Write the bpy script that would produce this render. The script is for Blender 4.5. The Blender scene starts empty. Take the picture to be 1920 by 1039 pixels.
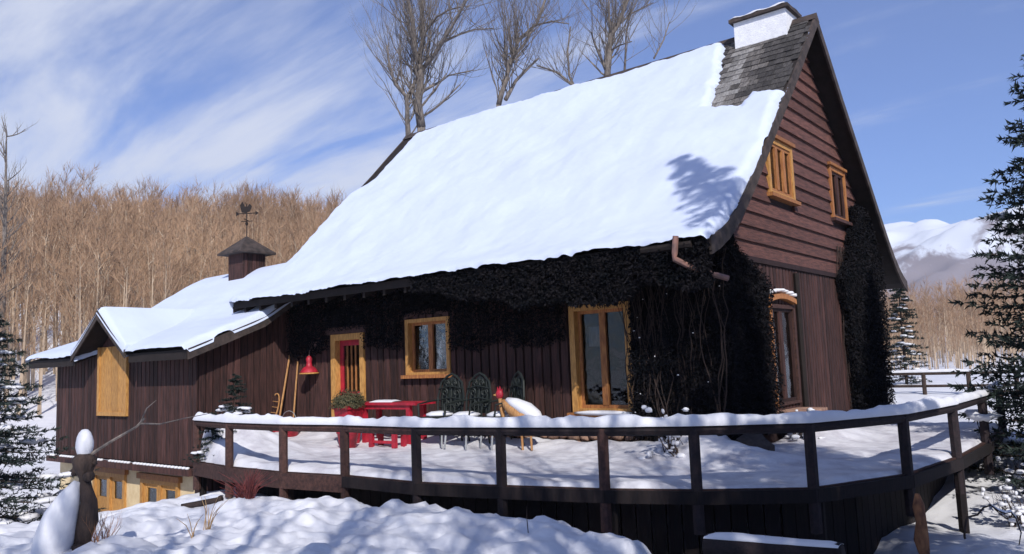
import bpy, math, random
import numpy as np
from mathutils import Vector, Matrix
PI = math.pi
S = bpy.context.scene
COL = S.collection
random.seed(7); RNG = np.random.default_rng(7)

# ------------------------------------------------------------------ camera
cam_d = bpy.data.cameras.new('camera'); cam = bpy.data.objects.new('camera', cam_d); COL.objects.link(cam)
S.camera = cam
_pi, _ro, _ya = .108, .038, .675
F = Vector((-math.sin(_ya)*math.cos(_pi), math.cos(_ya)*math.cos(_pi), math.sin(_pi)))
R = Vector((math.cos(_ya), math.sin(_ya), 0)); U = R.cross(F)
R2 = R*math.cos(_ro) - U*math.sin(_ro); U2 = U*math.cos(_ro) + R*math.sin(_ro)
CAM = Vector((5.219, -11.631, 2.017))
cam.matrix_world = Matrix(((R2.x, U2.x, -F.x, CAM.x), (R2.y, U2.y, -F.y, CAM.y), (R2.z, U2.z, -F.z, CAM.z), (0, 0, 0, 1)))
cam_d.sensor_width = 36; cam_d.lens = 1487.9/1920*36
cam_d.clip_start = .1; cam_d.clip_end = 6000

# ------------------------------------------------------------------ light, sky, exposure
SUN = Vector((1.15, -1.0, 1.22)).normalized()
sd = bpy.data.lights.new('sun', 'SUN'); sd.energy = 5.0; sd.angle = math.radians(.5); sd.color = (1, .96, .90)
so = bpy.data.objects.new('sun', sd); COL.objects.link(so)
so.rotation_euler = SUN.to_track_quat('Z', 'Y').to_euler(); so.location = (20, -20, 30)
W = bpy.data.worlds.new('World'); S.world = W; W.use_nodes = True
nt = W.node_tree; N = nt.nodes; Lk = nt.links; N.clear()
def nd(t, **k):
    n = N.new(t)
    for a, b in k.items(): setattr(n, a, b)
    return n
sky = nd('ShaderNodeTexSky', sky_type='NISHITA', sun_disc=False)
sky.sun_elevation = math.asin(SUN.z); sky.sun_rotation = math.atan2(SUN.x, SUN.y)
sky.air_density = 1.0; sky.dust_density = .3; sky.ozone_density = 2.5; sky.altitude = 600
tc = nd('ShaderNodeTexCoord'); sx = nd('ShaderNodeSeparateXYZ'); Lk.new(tc.outputs['Generated'], sx.inputs[0])
def math_(op, a, b=None, c=None, clamp=False):
    n = nd('ShaderNodeMath', operation=op); n.use_clamp = clamp
    for i, v in enumerate((a, b, c)):
        if v is None: continue
        if isinstance(v, (int, float)): n.inputs[i].default_value = v
        else: Lk.new(v, n.inputs[i])
    return n.outputs[0]
den = math_('ADD', math_('MAXIMUM', sx.outputs[2], 0), .16)
cx_ = nd('ShaderNodeCombineXYZ'); Lk.new(math_('DIVIDE', sx.outputs[0], den), cx_.inputs[0]); Lk.new(math_('DIVIDE', sx.outputs[1], den), cx_.inputs[1])
mp0 = nd('ShaderNodeMapping'); Lk.new(cx_.outputs[0], mp0.inputs[0]); mp0.inputs['Rotation'].default_value = (0, 0, math.radians(1)); mp0.inputs['Location'].default_value = (.3, .9, 0)
mp = nd('ShaderNodeMapping'); Lk.new(mp0.outputs[0], mp.inputs[0]); mp.inputs['Scale'].default_value = (.9, 3.6, 1)
n1 = nd('ShaderNodeTexNoise'); Lk.new(mp.outputs[0], n1.inputs[0]); n1.inputs['Scale'].default_value = 1.1; n1.inputs['Detail'].default_value = 7; n1.inputs['Roughness'].default_value = .58; n1.inputs['Distortion'].default_value = .3
n2 = nd('ShaderNodeTexNoise'); Lk.new(cx_.outputs[0], n2.inputs[0]); n2.inputs['Scale'].default_value = .35; n2.inputs['Detail'].default_value = 2
# more cirrus towards the west (left of the view), thin elsewhere
west = math_('MULTIPLY_ADD', sx.outputs[0], -.27, math_('MULTIPLY', sx.outputs[1], -.04))
cov = math_('ADD', math_('ADD', n1.outputs[0], math_('MULTIPLY', math_('SUBTRACT', n2.outputs[0], .5), .35)), west)
mr = nd('ShaderNodeMapRange'); mr.interpolation_type = 'SMOOTHSTEP'; Lk.new(cov, mr.inputs[0]); mr.inputs[1].default_value = .53; mr.inputs[2].default_value = .92
mr.inputs[3].default_value = 0.13; mr.inputs[4].default_value = .92
tint = nd('ShaderNodeMix', data_type='RGBA', blend_type='MULTIPLY'); tint.inputs[0].default_value = 1
Lk.new(sky.outputs[0], tint.inputs[6]); tint.inputs[7].default_value = (.86, 1.13, 1.78, 1)
mx = nd('ShaderNodeMix', data_type='RGBA'); Lk.new(mr.outputs[0], mx.inputs[0]); Lk.new(tint.outputs[2], mx.inputs[6]); mx.inputs[7].default_value = (9.2, 9.8, 11.6, 1)
bg = nd('ShaderNodeBackground'); bg.inputs['Strength'].default_value = .08; Lk.new(mx.outputs[2], bg.inputs[0])
wo = nd('ShaderNodeOutputWorld'); Lk.new(bg.outputs[0], wo.inputs[0])
S.view_settings.view_transform = 'Standard'; S.view_settings.look = 'None'; S.view_settings.exposure = 0; S.view_settings.gamma = 1
S.view_settings.use_curve_mapping = False

# ------------------------------------------------------------------ materials
def mat(name, base, dark=None, scale=6, rough=.7, stretch=(1, 1, 1), bump=.2, detail=5, obj_var=0, spec=.3, fine=None, lo=.35, hi=.68, bscale=None, sss=0):
    m = bpy.data.materials.new(name); m.use_nodes = True; t = m.node_tree; p = t.nodes['Principled BSDF']
    p.inputs['Roughness'].default_value = rough; p.inputs['Specular IOR Level'].default_value = spec
    c = t.nodes.new('ShaderNodeTexCoord'); mp = t.nodes.new('ShaderNodeMapping'); mp.inputs['Scale'].default_value = stretch
    t.links.new(c.outputs['Object'], mp.inputs[0]); vec = mp.outputs[0]
    oi = t.nodes.new('ShaderNodeObjectInfo')
    if obj_var:
        vm = t.nodes.new('ShaderNodeVectorMath'); vm.operation = 'MULTIPLY_ADD'
        cb = t.nodes.new('ShaderNodeCombineXYZ'); 
        for i in range(3): t.links.new(oi.outputs['Random'], cb.inputs[i])
        t.links.new(cb.outputs[0], vm.inputs[0]); vm.inputs[1].default_value = (37, 61, 53); t.links.new(vec, vm.inputs[2]); vec = vm.outputs[0]
    n = t.nodes.new('ShaderNodeTexNoise'); n.inputs['Scale'].default_value = scale; n.inputs['Detail'].default_value = detail; n.inputs['Roughness'].default_value = .6
    t.links.new(vec, n.inputs[0])
    r = t.nodes.new('ShaderNodeMapRange'); r.inputs[1].default_value = lo; r.inputs[2].default_value = hi; t.links.new(n.outputs[0], r.inputs[0])
    mx = t.nodes.new('ShaderNodeMix'); mx.data_type = 'RGBA'; t.links.new(r.outputs[0], mx.inputs[0])
    dark = dark or tuple(x*.6 for x in base)
    mx.inputs[6].default_value = (*dark, 1); mx.inputs[7].default_value = (*base, 1); out = mx.outputs[2]
    if obj_var:
        hs = t.nodes.new('ShaderNodeHueSaturation'); t.links.new(out, hs.inputs['Color'])
        q = t.nodes.new('ShaderNodeMapRange'); q.inputs[3].default_value = 1-obj_var; q.inputs[4].default_value = 1+obj_var
        t.links.new(oi.outputs['Random'], q.inputs[0]); t.links.new(q.outputs[0], hs.inputs['Value']); out = hs.outputs[0]
    t.links.new(out, p.inputs['Base Color'])
    if bump:
        n3 = t.nodes.new('ShaderNodeTexNoise'); n3.inputs['Scale'].default_value = bscale or scale*3; n3.inputs['Detail'].default_value = 6; t.links.new(vec, n3.inputs[0])
        b = t.nodes.new('ShaderNodeBump'); b.inputs['Strength'].default_value = bump; b.inputs['Distance'].default_value = .02
        t.links.new(n3.outputs[0], b.inputs['Height']); t.links.new(b.outputs[0], p.inputs['Normal'])
    if sss:
        p.inputs['Subsurface Weight'].default_value = sss; p.inputs['Subsurface Radius'].default_value = (.05, .07, .1); p.inputs['Subsurface Scale'].default_value = .3
    return m
M = {}
M['snow'] = mat('snow', (.70, .70, .73), (.61, .61, .65), 2.2, .55, bump=.5, spec=.25, bscale=9)
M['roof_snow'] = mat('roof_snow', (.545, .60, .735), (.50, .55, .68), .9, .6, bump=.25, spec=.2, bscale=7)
M['deck_snow'] = mat('trodden_snow', (.62, .61, .64), (.36, .34, .38), 2.2, .6, bump=.8, bscale=8, lo=.25, hi=.55)
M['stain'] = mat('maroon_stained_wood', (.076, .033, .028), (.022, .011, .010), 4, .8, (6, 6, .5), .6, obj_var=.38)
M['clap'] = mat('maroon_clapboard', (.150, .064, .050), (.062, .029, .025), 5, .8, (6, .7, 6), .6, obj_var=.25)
M['back'] = mat('dark_wall_backing', (.03, .015, .016), rough=.9)
M['soffit'] = mat('dark_soffit_wood', (.022, .016, .015), rough=.85)
M['trim'] = mat('pine_orange_trim', (.44, .19, .06), (.22, .08, .03), 7, .6, (5, 5, .9), .5, obj_var=.18)
M['trimy'] = mat('yellow_pine_trim', (.56, .30, .09), (.33, .155, .045), 7, .6, (5, 5, .9), .5, obj_var=.15)
M['shingle'] = mat('weathered_shingle', (.155, .14, .13), (.055, .05, .048), 8, .9, (5, 1, 1), .6, obj_var=.45)
M['barge'] = mat('weathered_bargeboard', (.075, .055, .048), (.03, .024, .022), 6, .85, (1, 1, 1), .4)
M['brown'] = mat('brown_deck_wood', (.085, .040, .032), (.035, .018, .016), 6, .8, (3, 3, 3), .4, obj_var=.2)
M['darkp'] = mat('dark_wood_with_shade', (.026, .016, .018), (.012, .009, .011), 6, .8, (3, 3, 3), .4, obj_var=.2)  # shade put into the post and handrail colour; also the dark bench log
M['dark'] = mat('skirt_wood_with_shade', (.016, .010, .010), (.008, .006, .007), 6, .9, (4, 4, .6), .3, obj_var=.3)  # dark boards, blackened further to carry the shade below the deck
M['stucco'] = mat('white_stucco', (.78, .78, .80), (.66, .66, .68), 12, .9, bump=.5)
M['cream'] = mat('cream_stucco', (.72, .58, .36), (.60, .46, .27), 5, .9, bump=.3)
M['red'] = mat('red_paint', (.46, .014, .034), (.24, .010, .022), 9, .5, bump=.3, spec=.5)
M['iron'] = mat('dark_green_iron', (.016, .021, .019), (.009, .012, .011), 20, .6, bump=.1, spec=.3)
M['pale'] = mat('pale_metal', (.32, .33, .34), rough=.4, bump=0)
M['tan'] = mat('tan_varnished_wood', (.50, .27, .11), (.30, .14, .05), 9, .5, (4, 4, .7), .15)
M['copper'] = mat('dull_copper', (.26, .13, .10), (.12, .07, .06), 10, .5, bump=.15, spec=.5)
M['stone'] = mat('field_stone', (.36, .22, .15), (.14, .08, .065), 7, .85, bump=.8, obj_var=.5)
M['bark'] = mat('grey_tan_bark', (.25, .21, .18), (.08, .07, .065), 5, .9, (3, 3, .8), .7)
M['bark2'] = mat('dark_bark', (.075, .05, .04), (.03, .022, .02), 6, .9, (3, 3, .8), .7)
M['twig'] = mat('forest_twig', (.385, .245, .15), (.23, .142, .088), .06, .9, bump=0, lo=.4, hi=.6)
M['ftrunk'] = mat('forest_trunk', (.50, .39, .28), (.32, .235, .165), .3, .9, bump=0)
M['needle'] = mat('spruce_needle', (.026, .040, .032), (.008, .014, .013), 3, .7, bump=0)
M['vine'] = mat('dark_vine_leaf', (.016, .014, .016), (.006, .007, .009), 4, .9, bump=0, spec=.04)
M['vstem'] = mat('vine_stem', (.04, .026, .022), rough=.9, bump=0)
M['grass'] = mat('dry_grass', (.50, .32, .16), rough=.8, bump=0)
M['redbush'] = mat('reddish_dry_leaf', (.22, .05, .045), (.10, .03, .03), 20, .8, bump=0)
M['terra'] = mat('weathered_orange_wood', (.38, .17, .075), (.12, .05, .03), 9, .8, bump=.6)
M['rock'] = mat('dark_rock', (.07, .055, .05), (.03, .025, .025), 6, .9, bump=.8)
M['leafg'] = mat('dry_planter_foliage', (.11, .085, .04), (.03, .04, .02), 14, .8, bump=0)
M['floor'] = mat('interior_dark', (.012, .010, .010), rough=.9, bump=0)
def glass():
    m = bpy.data.materials.new('window_glass'); m.use_nodes = True; t = m.node_tree; t.nodes.clear(); nn = t.nodes.new
    o = nn('ShaderNodeOutputMaterial'); mx = nn('ShaderNodeMixShader'); tr = nn('ShaderNodeBsdfTransparent'); gl = nn('ShaderNodeBsdfGlossy'); fr = nn('ShaderNodeFresnel'); ad = nn('ShaderNodeMath')
    tr.inputs[0].default_value = (.62, .66, .68, 1); gl.inputs['Roughness'].default_value = .03; fr.inputs[0].default_value = 1.5
    ad.operation = 'MULTIPLY_ADD'; ad.inputs[1].default_value = .75; ad.inputs[2].default_value = .01; t.links.new(fr.outputs[0], ad.inputs[0]); t.links.new(ad.outputs[0], mx.inputs[0])
    n = nn('ShaderNodeTexNoise'); n.inputs['Scale'].default_value = 3.5; c = nn('ShaderNodeTexCoord'); t.links.new(c.outputs['Object'], n.inputs[0])
    b = nn('ShaderNodeBump'); b.inputs['Strength'].default_value = .25; b.inputs['Distance'].default_value = .05; t.links.new(n.outputs[0], b.inputs['Height']); t.links.new(b.outputs[0], gl.inputs['Normal'])
    t.links.new(tr.outputs[0], mx.inputs[1]); t.links.new(gl.outputs[0], mx.inputs[2]); t.links.new(mx.outputs[0], o.inputs[0]); return m
M['glass'] = glass()
def mountain_mat():
    m = bpy.data.materials.new('snowy_mountain'); m.use_nodes = True; t = m.node_tree; p = t.nodes['Principled BSDF']; p.inputs['Roughness'].default_value = .9
    c = t.nodes.new('ShaderNodeTexCoord'); n = t.nodes.new('ShaderNodeTexNoise'); n.inputs['Scale'].default_value = .011; n.inputs['Detail'].default_value = 9; n.inputs['Roughness'].default_value = .6; n.inputs['Distortion'].default_value = .9
    mp = t.nodes.new('ShaderNodeMapping'); mp.inputs['Rotation'].default_value = (0, 0, .4); mp.inputs['Scale'].default_value = (1.7, .8, 1.2); t.links.new(c.outputs['Object'], mp.inputs[0]); t.links.new(mp.outputs[0], n.inputs[0])
    s = t.nodes.new('ShaderNodeSeparateXYZ'); t.links.new(c.outputs['Object'], s.inputs[0])
    h = t.nodes.new('ShaderNodeMapRange'); h.inputs[1].default_value = 20; h.inputs[2].default_value = 115; h.inputs[3].default_value = -.16; h.inputs[4].default_value = .16; t.links.new(s.outputs[2], h.inputs[0])
    a = t.nodes.new('ShaderNodeMath'); a.operation = 'ADD'; t.links.new(n.outputs[0], a.inputs[0]); t.links.new(h.outputs[0], a.inputs[1])
    r = t.nodes.new('ShaderNodeMapRange'); r.inputs[1].default_value = .50; r.inputs[2].default_value = .58; t.links.new(a.outputs[0], r.inputs[0])
    mx = t.nodes.new('ShaderNodeMix'); mx.data_type = 'RGBA'; mx.inputs[6].default_value = (.24, .21, .23, 1); mx.inputs[7].default_value = (.62, .65, .72, 1); t.links.new(r.outputs[0], mx.inputs[0]); t.links.new(mx.outputs[2], p.inputs['Base Color'])
    return m
M['mountain'] = mountain_mat()

# ------------------------------------------------------------------ helpers
class MB:
    def __init__(s): s.v = []; s.f = []
    def add(s, vs, fs):
        o = len(s.v); s.v.extend(tuple(v) for v in vs); s.f.extend(tuple(i+o for i in f) for f in fs)
    def box(s, a, b):
        x0, y0, z0 = a; x1, y1, z1 = b
        s.add([(x0,y0,z0),(x1,y0,z0),(x1,y1,z0),(x0,y1,z0),(x0,y0,z1),(x1,y0,z1),(x1,y1,z1),(x0,y1,z1)],
              [(0,3,2,1),(4,5,6,7),(0,1,5,4),(1,2,6,5),(2,3,7,6),(3,0,4,7)]); return s
    def prism(s, poly, off):      # poly: planar 3d points, extruded by vector off
        n = len(poly); off = Vector(off); q = [Vector(p) for p in poly]
        s.add(q+[p+off for p in q], [tuple(range(n))[::-1], tuple(range(n, 2*n))]+[(i, (i+1) % n, n+(i+1) % n, n+i) for i in range(n)]); return s
    def tube(s, pts, r, k=6, cap=True, sq=(1, 1)):
        pts = [Vector(p) for p in pts]; n = len(pts)
        if not hasattr(r, '__len__'): r = [r]*n
        t = (pts[1]-pts[0]).normalized(); a = t.cross(Vector((0, 0, 1)))
        if a.length < .05: a = t.cross(Vector((1, 0, 0)))
        a.normalize(); vs = []
        for i, p in enumerate(pts):
            t = (pts[min(i+1, n-1)]-pts[max(i-1, 0)])
            if t.length < 1e-9: t = Vector((0, 0, 1))
            t.normalize(); a = (a - t*a.dot(t)); a = a.normalized() if a.length > 1e-6 else t.orthogonal().normalized(); b = t.cross(a)
            for j in range(k):
                w = 2*PI*j/k; vs.append(p + a*(r[i]*math.cos(w)*sq[0]) + b*(r[i]*math.sin(w)*sq[1]))
        fs = [(i*k+j, i*k+(j+1) % k, (i+1)*k+(j+1) % k, (i+1)*k+j) for i in range(n-1) for j in range(k)]
        if cap: fs += [tuple(range(k))[::-1], tuple((n-1)*k+j for j in range(k))]
        s.add(vs, fs); return s
    def lathe(s, prof, k=14, c=(0, 0, 0)):
        vs = [(c[0]+r*math.cos(2*PI*j/k), c[1]+r*math.sin(2*PI*j/k), c[2]+z) for r, z in prof for j in range(k)]
        n = len(prof)
        fs = [(i*k+j, i*k+(j+1) % k, (i+1)*k+(j+1) % k, (i+1)*k+j) for i in range(n-1) for j in range(k)]
        fs += [tuple(range(k))[::-1], tuple((n-1)*k+j for j in range(k))]
        s.add(vs, fs); return s
    def blob(s, c, rad, k=8, rows=5, jit=.15, rnd=random, flat=None):
        vs = []; c = Vector(c)
        for i in range(1, rows):
            th = PI*i/rows
            for j in range(k):
                w = 2*PI*j/k; q = 1+rnd.uniform(-jit, jit)
                z = math.cos(th)*rad[2]*q
                if flat is not None: z = max(z, flat*rad[2])
                vs.append((c.x+rad[0]*q*math.sin(th)*math.cos(w), c.y+rad[1]*q*math.sin(th)*math.sin(w), c.z+z))
        top = len(vs); vs.append((c.x, c.y, c.z+rad[2])); vs.append((c.x, c.y, c.z-rad[2]*(1 if flat is None else -flat)))
        fs = [(i*k+j, (i+1)*k+j, (i+1)*k+(j+1) % k, i*k+(j+1) % k) for i in range(rows-2) for j in range(k)]
        fs += [(top, j, (j+1) % k) for j in range(k)] + [(top+1, (rows-2)*k+(j+1) % k, (rows-2)*k+j) for j in range(k)]
        s.add(vs, fs); return s
    def grid(s, P):           # P[i][j] points
        P = np.asarray(P, float); n, m = P.shape[:2]; o = len(s.v)
        s.v.extend(map(tuple, P.reshape(-1, 3)))
        s.f.extend((o+i*m+j, o+i*m+j+1, o+(i+1)*m+j+1, o+(i+1)*m+j) for i in range(n-1) for j in range(m-1)); return s
    def mesh(s, name, smooth=False):
        me = bpy.data.meshes.new(name); me.from_pydata([tuple(v) for v in s.v], [], s.f); me.update()
        if smooth: me.polygons.foreach_set('use_smooth', [True]*len(me.polygons))
        return me
def link(o, parent=None, loc=None):
    COL.objects.link(o)
    if parent is not None: o.parent = parent
    if loc is not None: o.location = loc
    return o
def ob(name, mb, m, parent=None, loc=None, smooth=False, label=None, cat=None, group=None, kind=None):
    me = mb if isinstance(mb, bpy.types.Mesh) else mb.mesh(name, smooth)
    if m is not None and not me.materials: me.materials.append(M[m] if isinstance(m, str) else m)
    o = link(bpy.data.objects.new(name, me), parent, loc); tag(o, label, cat, group, kind); return o
def tag(o, label=None, cat=None, group=None, kind=None):
    if label: o['label'] = label
    if cat: o['category'] = cat
    if group: o['group'] = group
    if kind: o['kind'] = kind
def thing(name, label, cat, loc=(0, 0, 0), rz=0, group=None):
    o = bpy.data.objects.new(name, None); o.empty_display_size = .2; link(o, None, loc); o.rotation_euler = (0, 0, rz); tag(o, label, cat, group); return o
def arr_mesh(name, V, Fc, nper):     # fast mesh from numpy: V (n,3), faces (m,nper)
    me = bpy.data.meshes.new(name); V = np.asarray(V, np.float32); Fc = np.asarray(Fc, np.int32)
    me.vertices.add(len(V)); me.vertices.foreach_set('co', V.ravel())
    me.loops.add(Fc.size); me.loops.foreach_set('vertex_index', Fc.ravel())
    me.polygons.add(len(Fc)); me.polygons.foreach_set('loop_start', np.arange(0, Fc.size, nper, dtype=np.int32)); me.polygons.foreach_set('loop_total', np.full(len(Fc), nper, np.int32))
    me.update(calc_edges=True); return me
def _h(ix, iy, s):
    n = (ix*374761393 + iy*668265263 + s*1274126177) & 0xffffffff
    n = ((n ^ (n >> 13))*1274126177) & 0xffffffff
    return ((n ^ (n >> 16)) & 0xffff)/65535.
def vnoise(x, y, s=0):
    x = np.asarray(x, float); y = np.asarray(y, float); x0 = np.floor(x); y0 = np.floor(y); fx = x-x0; fy = y-y0
    fx = fx*fx*(3-2*fx); fy = fy*fy*(3-2*fy); a = x0.astype(np.int64); b = y0.astype(np.int64)
    return (_h(a, b, s)*(1-fx)+_h(a+1, b, s)*fx)*(1-fy)+(_h(a, b+1, s)*(1-fx)+_h(a+1, b+1, s)*fx)*fy
def fbm(x, y, s=0, o=4):
    r = 0; a = .5; x = np.asarray(x, float); y = np.asarray(y, float)
    for i in range(o): r = r+a*(vnoise(x, y, s+i)-.5)*2; x = x*2.03+11; y = y*2.03+7; a *= .5
    return r
def sstep(a, b, x):
    t = np.clip((np.asarray(x, float)-a)/(b-a), 0, 1); return t*t*(3-2*t)

# ------------------------------------------------------------------ ground
CP = np.array([(5,-12,-.1),(1.9,-5.6,.1),(-.3,-6.6,.28),(-2.75,-7.8,.3),(-3.5,-5.0,.36),(-5.9,-5.75,.14),(-4.6,-5.6,.22),(-2,-4.75,.26),(-2.6,-4.75,.33),(-.8,-5.0,.30),(.15,-5.15,.30),
 (1.0,-4.85,.30),(-2,-3.4,-.4),(-4,-3.2,-.3),(0,-3.2,-.6),(1.6,-4.2,-.75),(2.4,-3.2,-1.3),(1.8,-1.8,-1.5),(3.4,-3,-.8),(3.4,0,-.55),(2.6,1.0,-.6),(3.2,3.4,-.3),(5,-4,-.8),(7,-8,-.4),(8,0,-.3),(6,6,.1),(3,6,.3),
 (-8,-6,-.15),(-7.2,-4.6,.0),(-10,-5,-.5),(-9,-3.4,-.3),(-12,-4,-1.3),(-15,-3.2,-1.55),(-18,-4,-1.5),(-15,-6.5,-1.2),(-6,-9.5,.1),(-12,-10,-.6),(-6,-2.5,-.3),(-3,0,0),(-9,0,0),
 (0,5,.4),(-6,4,.4),(-15,1,-.2),(-5,11,.7),(5,12,.6),(0,18,.9),(8,20,1.0),(-18,8,-.2),(-24,0,-1.2),(-26,10,-.6),(-12,14,.6),(-30,-8,-1.4),(12,-14,0),(0,-20,-.2),(-15,-18,-.6),(20,5,.2),(10,32,1.3),(-14,28,.8),(-30,25,.3)], float)
def ground_z(x, y, lumps=True):
    x = np.asarray(x, float); y = np.asarray(y, float); sh = x.shape; X = x.ravel(); Y = y.ravel()
    d2 = (X[:, None]-CP[:, 0])**2+(Y[:, None]-CP[:, 1])**2+.06
    w = d2**-1.9; z = (w*CP[:, 2]).sum(1)/w.sum(1)
    r = np.hypot(X, Y); z = z*(1-sstep(35, 60, r))
    # wooded hill to the west / northwest
    s = -(X+25)*.87+(Y-8)*.5
    q_ = np.where(Y+12 > .5, (X-5)/np.maximum(Y+12, .5), -9.); west_ = sstep(-.45, -.95, q_) if False else 1-sstep(-.95, -.45, q_); along = X*.5+Y*.87
    crest = 19.5+3*fbm(along/40+5, along*0+2, 3)*1.4
    z = z + sstep(0, 100, s)*crest*(1-sstep(150, 420, s)*.3)*west_
    # gentle rise to the north
    z = z + sstep(35, 150, Y)*1.5*sstep(-90, -20, X)
    if lumps:
        near = np.exp(-((X+2)**2+(Y+7)**2)/90)
        z = z + near*(fbm(X*1.0, Y*1.0, 20)*.20+np.abs(fbm(X*2.6, Y*2.6, 30, 3))*.17+fbm(X*7, Y*7, 35, 3)*.05) + fbm(X/5, Y/5, 40, 3)*.12*(r < 60)
    return z.reshape(sh)
def axis(lo, a, b, hi, fine, g=1.13):
    m = list(np.arange(a, b+1e-6, fine)); st = fine; v = b
    while v < hi: st *= g; v += st; m.append(v)
    st = fine; v = a; pre = []
    while v > lo: st *= g; v -= st; pre.append(v)
    return np.array(pre[::-1]+m)
gx = axis(-900, -9, 4, 900, .06); gy = axis(-300, -9.5, -1, 1500, .06)
GX, GY = np.meshgrid(gx, gy, indexing='ij')
GZ = ground_z(GX, GY)
n_, m_ = GX.shape; idx = np.arange(n_*m_).reshape(n_, m_)
Fq = np.stack([idx[:-1, :-1], idx[1:, :-1], idx[1:, 1:], idx[:-1, 1:]], -1).reshape(-1, 4)
me = arr_mesh('snowy_ground', np.stack([GX, GY, GZ], -1).reshape(-1, 3), Fq, 4); me.polygons.foreach_set('use_smooth', [True]*len(me.polygons))
ob('snowy_ground', me, 'snow', kind='structure')
def gz(x, y): return float(ground_z(np.array([x]), np.array([y]))[0])

# mountain
mu = np.linspace(-700, 700, 260); mv = np.linspace(0, 500, 90); MU, MV = np.meshgrid(mu, mv, indexing='ij')
prof = 124+16*fbm(MU/160+3, MU*0+1, 50, 5)+14*np.exp(-((MU-190)/160)**2)
MZ = prof*np.sin(np.clip(MV/320, 0, 1)*PI/2)**1.1*(1-.15*sstep(330, 500, MV)) + (fbm(MU/95, MV/95, 60, 6))*34*sstep(0, 120, MV)-6
ang = .12; mxx = MU*math.cos(ang)-MV*math.sin(ang)-60; myy = 560+MU*math.sin(ang)+MV*math.cos(ang)
idx = np.arange(MU.size).reshape(MU.shape)
me = arr_mesh('mountain', np.stack([mxx, myy, MZ], -1).reshape(-1, 3), np.stack([idx[:-1, :-1], idx[1:, :-1], idx[1:, 1:], idx[:-1, 1:]], -1).reshape(-1, 4), 4)
me.polygons.foreach_set('use_smooth', [True]*len(me.polygons)); ob('mountain', me, 'mountain', kind='structure')

# ------------------------------------------------------------------ main house
PR = [(4.7, 8.9), (4.0, 8.19), (3.3, 7.46), (2.6, 6.78), (1.9, 6.1), (1.3, 5.5), (.8, 5.0), (.35, 4.58), (-.05, 4.24), (-.45, 3.97), (-.8, 3.79), (-1.1, 3.68)]
py_ = np.array([p[0] for p in PR][::-1]); pz_ = np.array([p[1] for p in PR][::-1])
def roofz(y):
    y = np.asarray(y, float); y = np.where(y > 4.7, 9.4-y, y); return np.interp(y, py_, pz_)
XL, XR = -11.7, .41
house = thing('wooden_house', 'large maroon wooden house with steep snow-covered roof and stone base, behind the deck', 'house')

def rects_minus(u0, u1, z0, z1, ops):
    """intervals of z left over for a strip u0..u1"""
    iv = [(z0, z1)]
    for (a, b, c, d) in ops:
        if b <= u0+1e-4 or a >= u1-1e-4: continue
        nx = []
        for (p, q) in iv:
            if d <= p or c >= q: nx.append((p, q)); continue
            if c > p: nx.append((p, c))
            if d < q: nx.append((d, q))
        iv = nx
    return [(p, q) for p, q in iv if q-p > .03]
def put(mb_pts):      # helper not used
    pass
_bc = {}
def board(parent, frame, u0, u1, z0, z1, t, proud, m, name='wall_board'):
    """vertical or horizontal board on a wall. frame=(axis, coordinate, sign): axis 'y' wall faces -Y, 'x' wall faces +X"""
    ax, c, = frame
    k = (ax, round(u1-u0, 2), round(z1-z0, 2), t, m, name)
    if k not in _bc:
        w, h = u1-u0, z1-z0
        b = MB(); e = .006
        if ax == 'y':
            b.add([(0,0,0),(w,0,0),(w,0,h),(0,0,h),(e,-t,0),(w-e,-t,0),(w-e,-t,h),(e,-t,h)], [(0,1,2,3),(7,6,5,4),(0,4,5,1),(1,5,6,2),(2,6,7,3),(3,7,4,0)])
        else:
            b.add([(0,0,0),(0,w,0),(0,w,h),(0,0,h),(t,e,0),(t,w-e,0),(t,w-e,h),(t,e,h)], [(0,3,2,1),(4,5,6,7),(0,1,5,4),(1,2,6,5),(2,3,7,6),(3,0,4,7)])
        me = b.mesh(name); me.materials.append(M[m]); _bc[k] = me
    o = link(bpy.data.objects.new(name, _bc[k]), parent, (u0, c-proud, z0) if ax == 'y' else (c+proud, u0, z0)); return o
def backing(name, parent, ax, c, u0, u1, zf0, zf1, ops, t=.12, m='back', step=None):
    b = MB(); br = sorted({u0, u1}|{v for o in ops for v in o[:2] if u0 < v < u1}|(set(np.arange(u0, u1, step)) if step else set()))
    for a, d in zip(br[:-1], br[1:]):
        mid = (a+d)/2
        z1 = zf1(a), zf1(d)
        for (p, q) in rects_minus(a, d, zf0, min(z1), ops):
            if ax == 'y': b.box((a, c, p), (d, c+t, q))
            else: b.box((c-t, a, p), (c, d, q))
        if step:
            lo = min(z1)-.001
            if ax == 'x': b.prism([(c-t, a, lo), (c-t, d, lo), (c-t, d, z1[1]+.002), (c-t, a, z1[0]+.002)], (t, 0, 0))
    return ob(name, b, m, parent)

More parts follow.
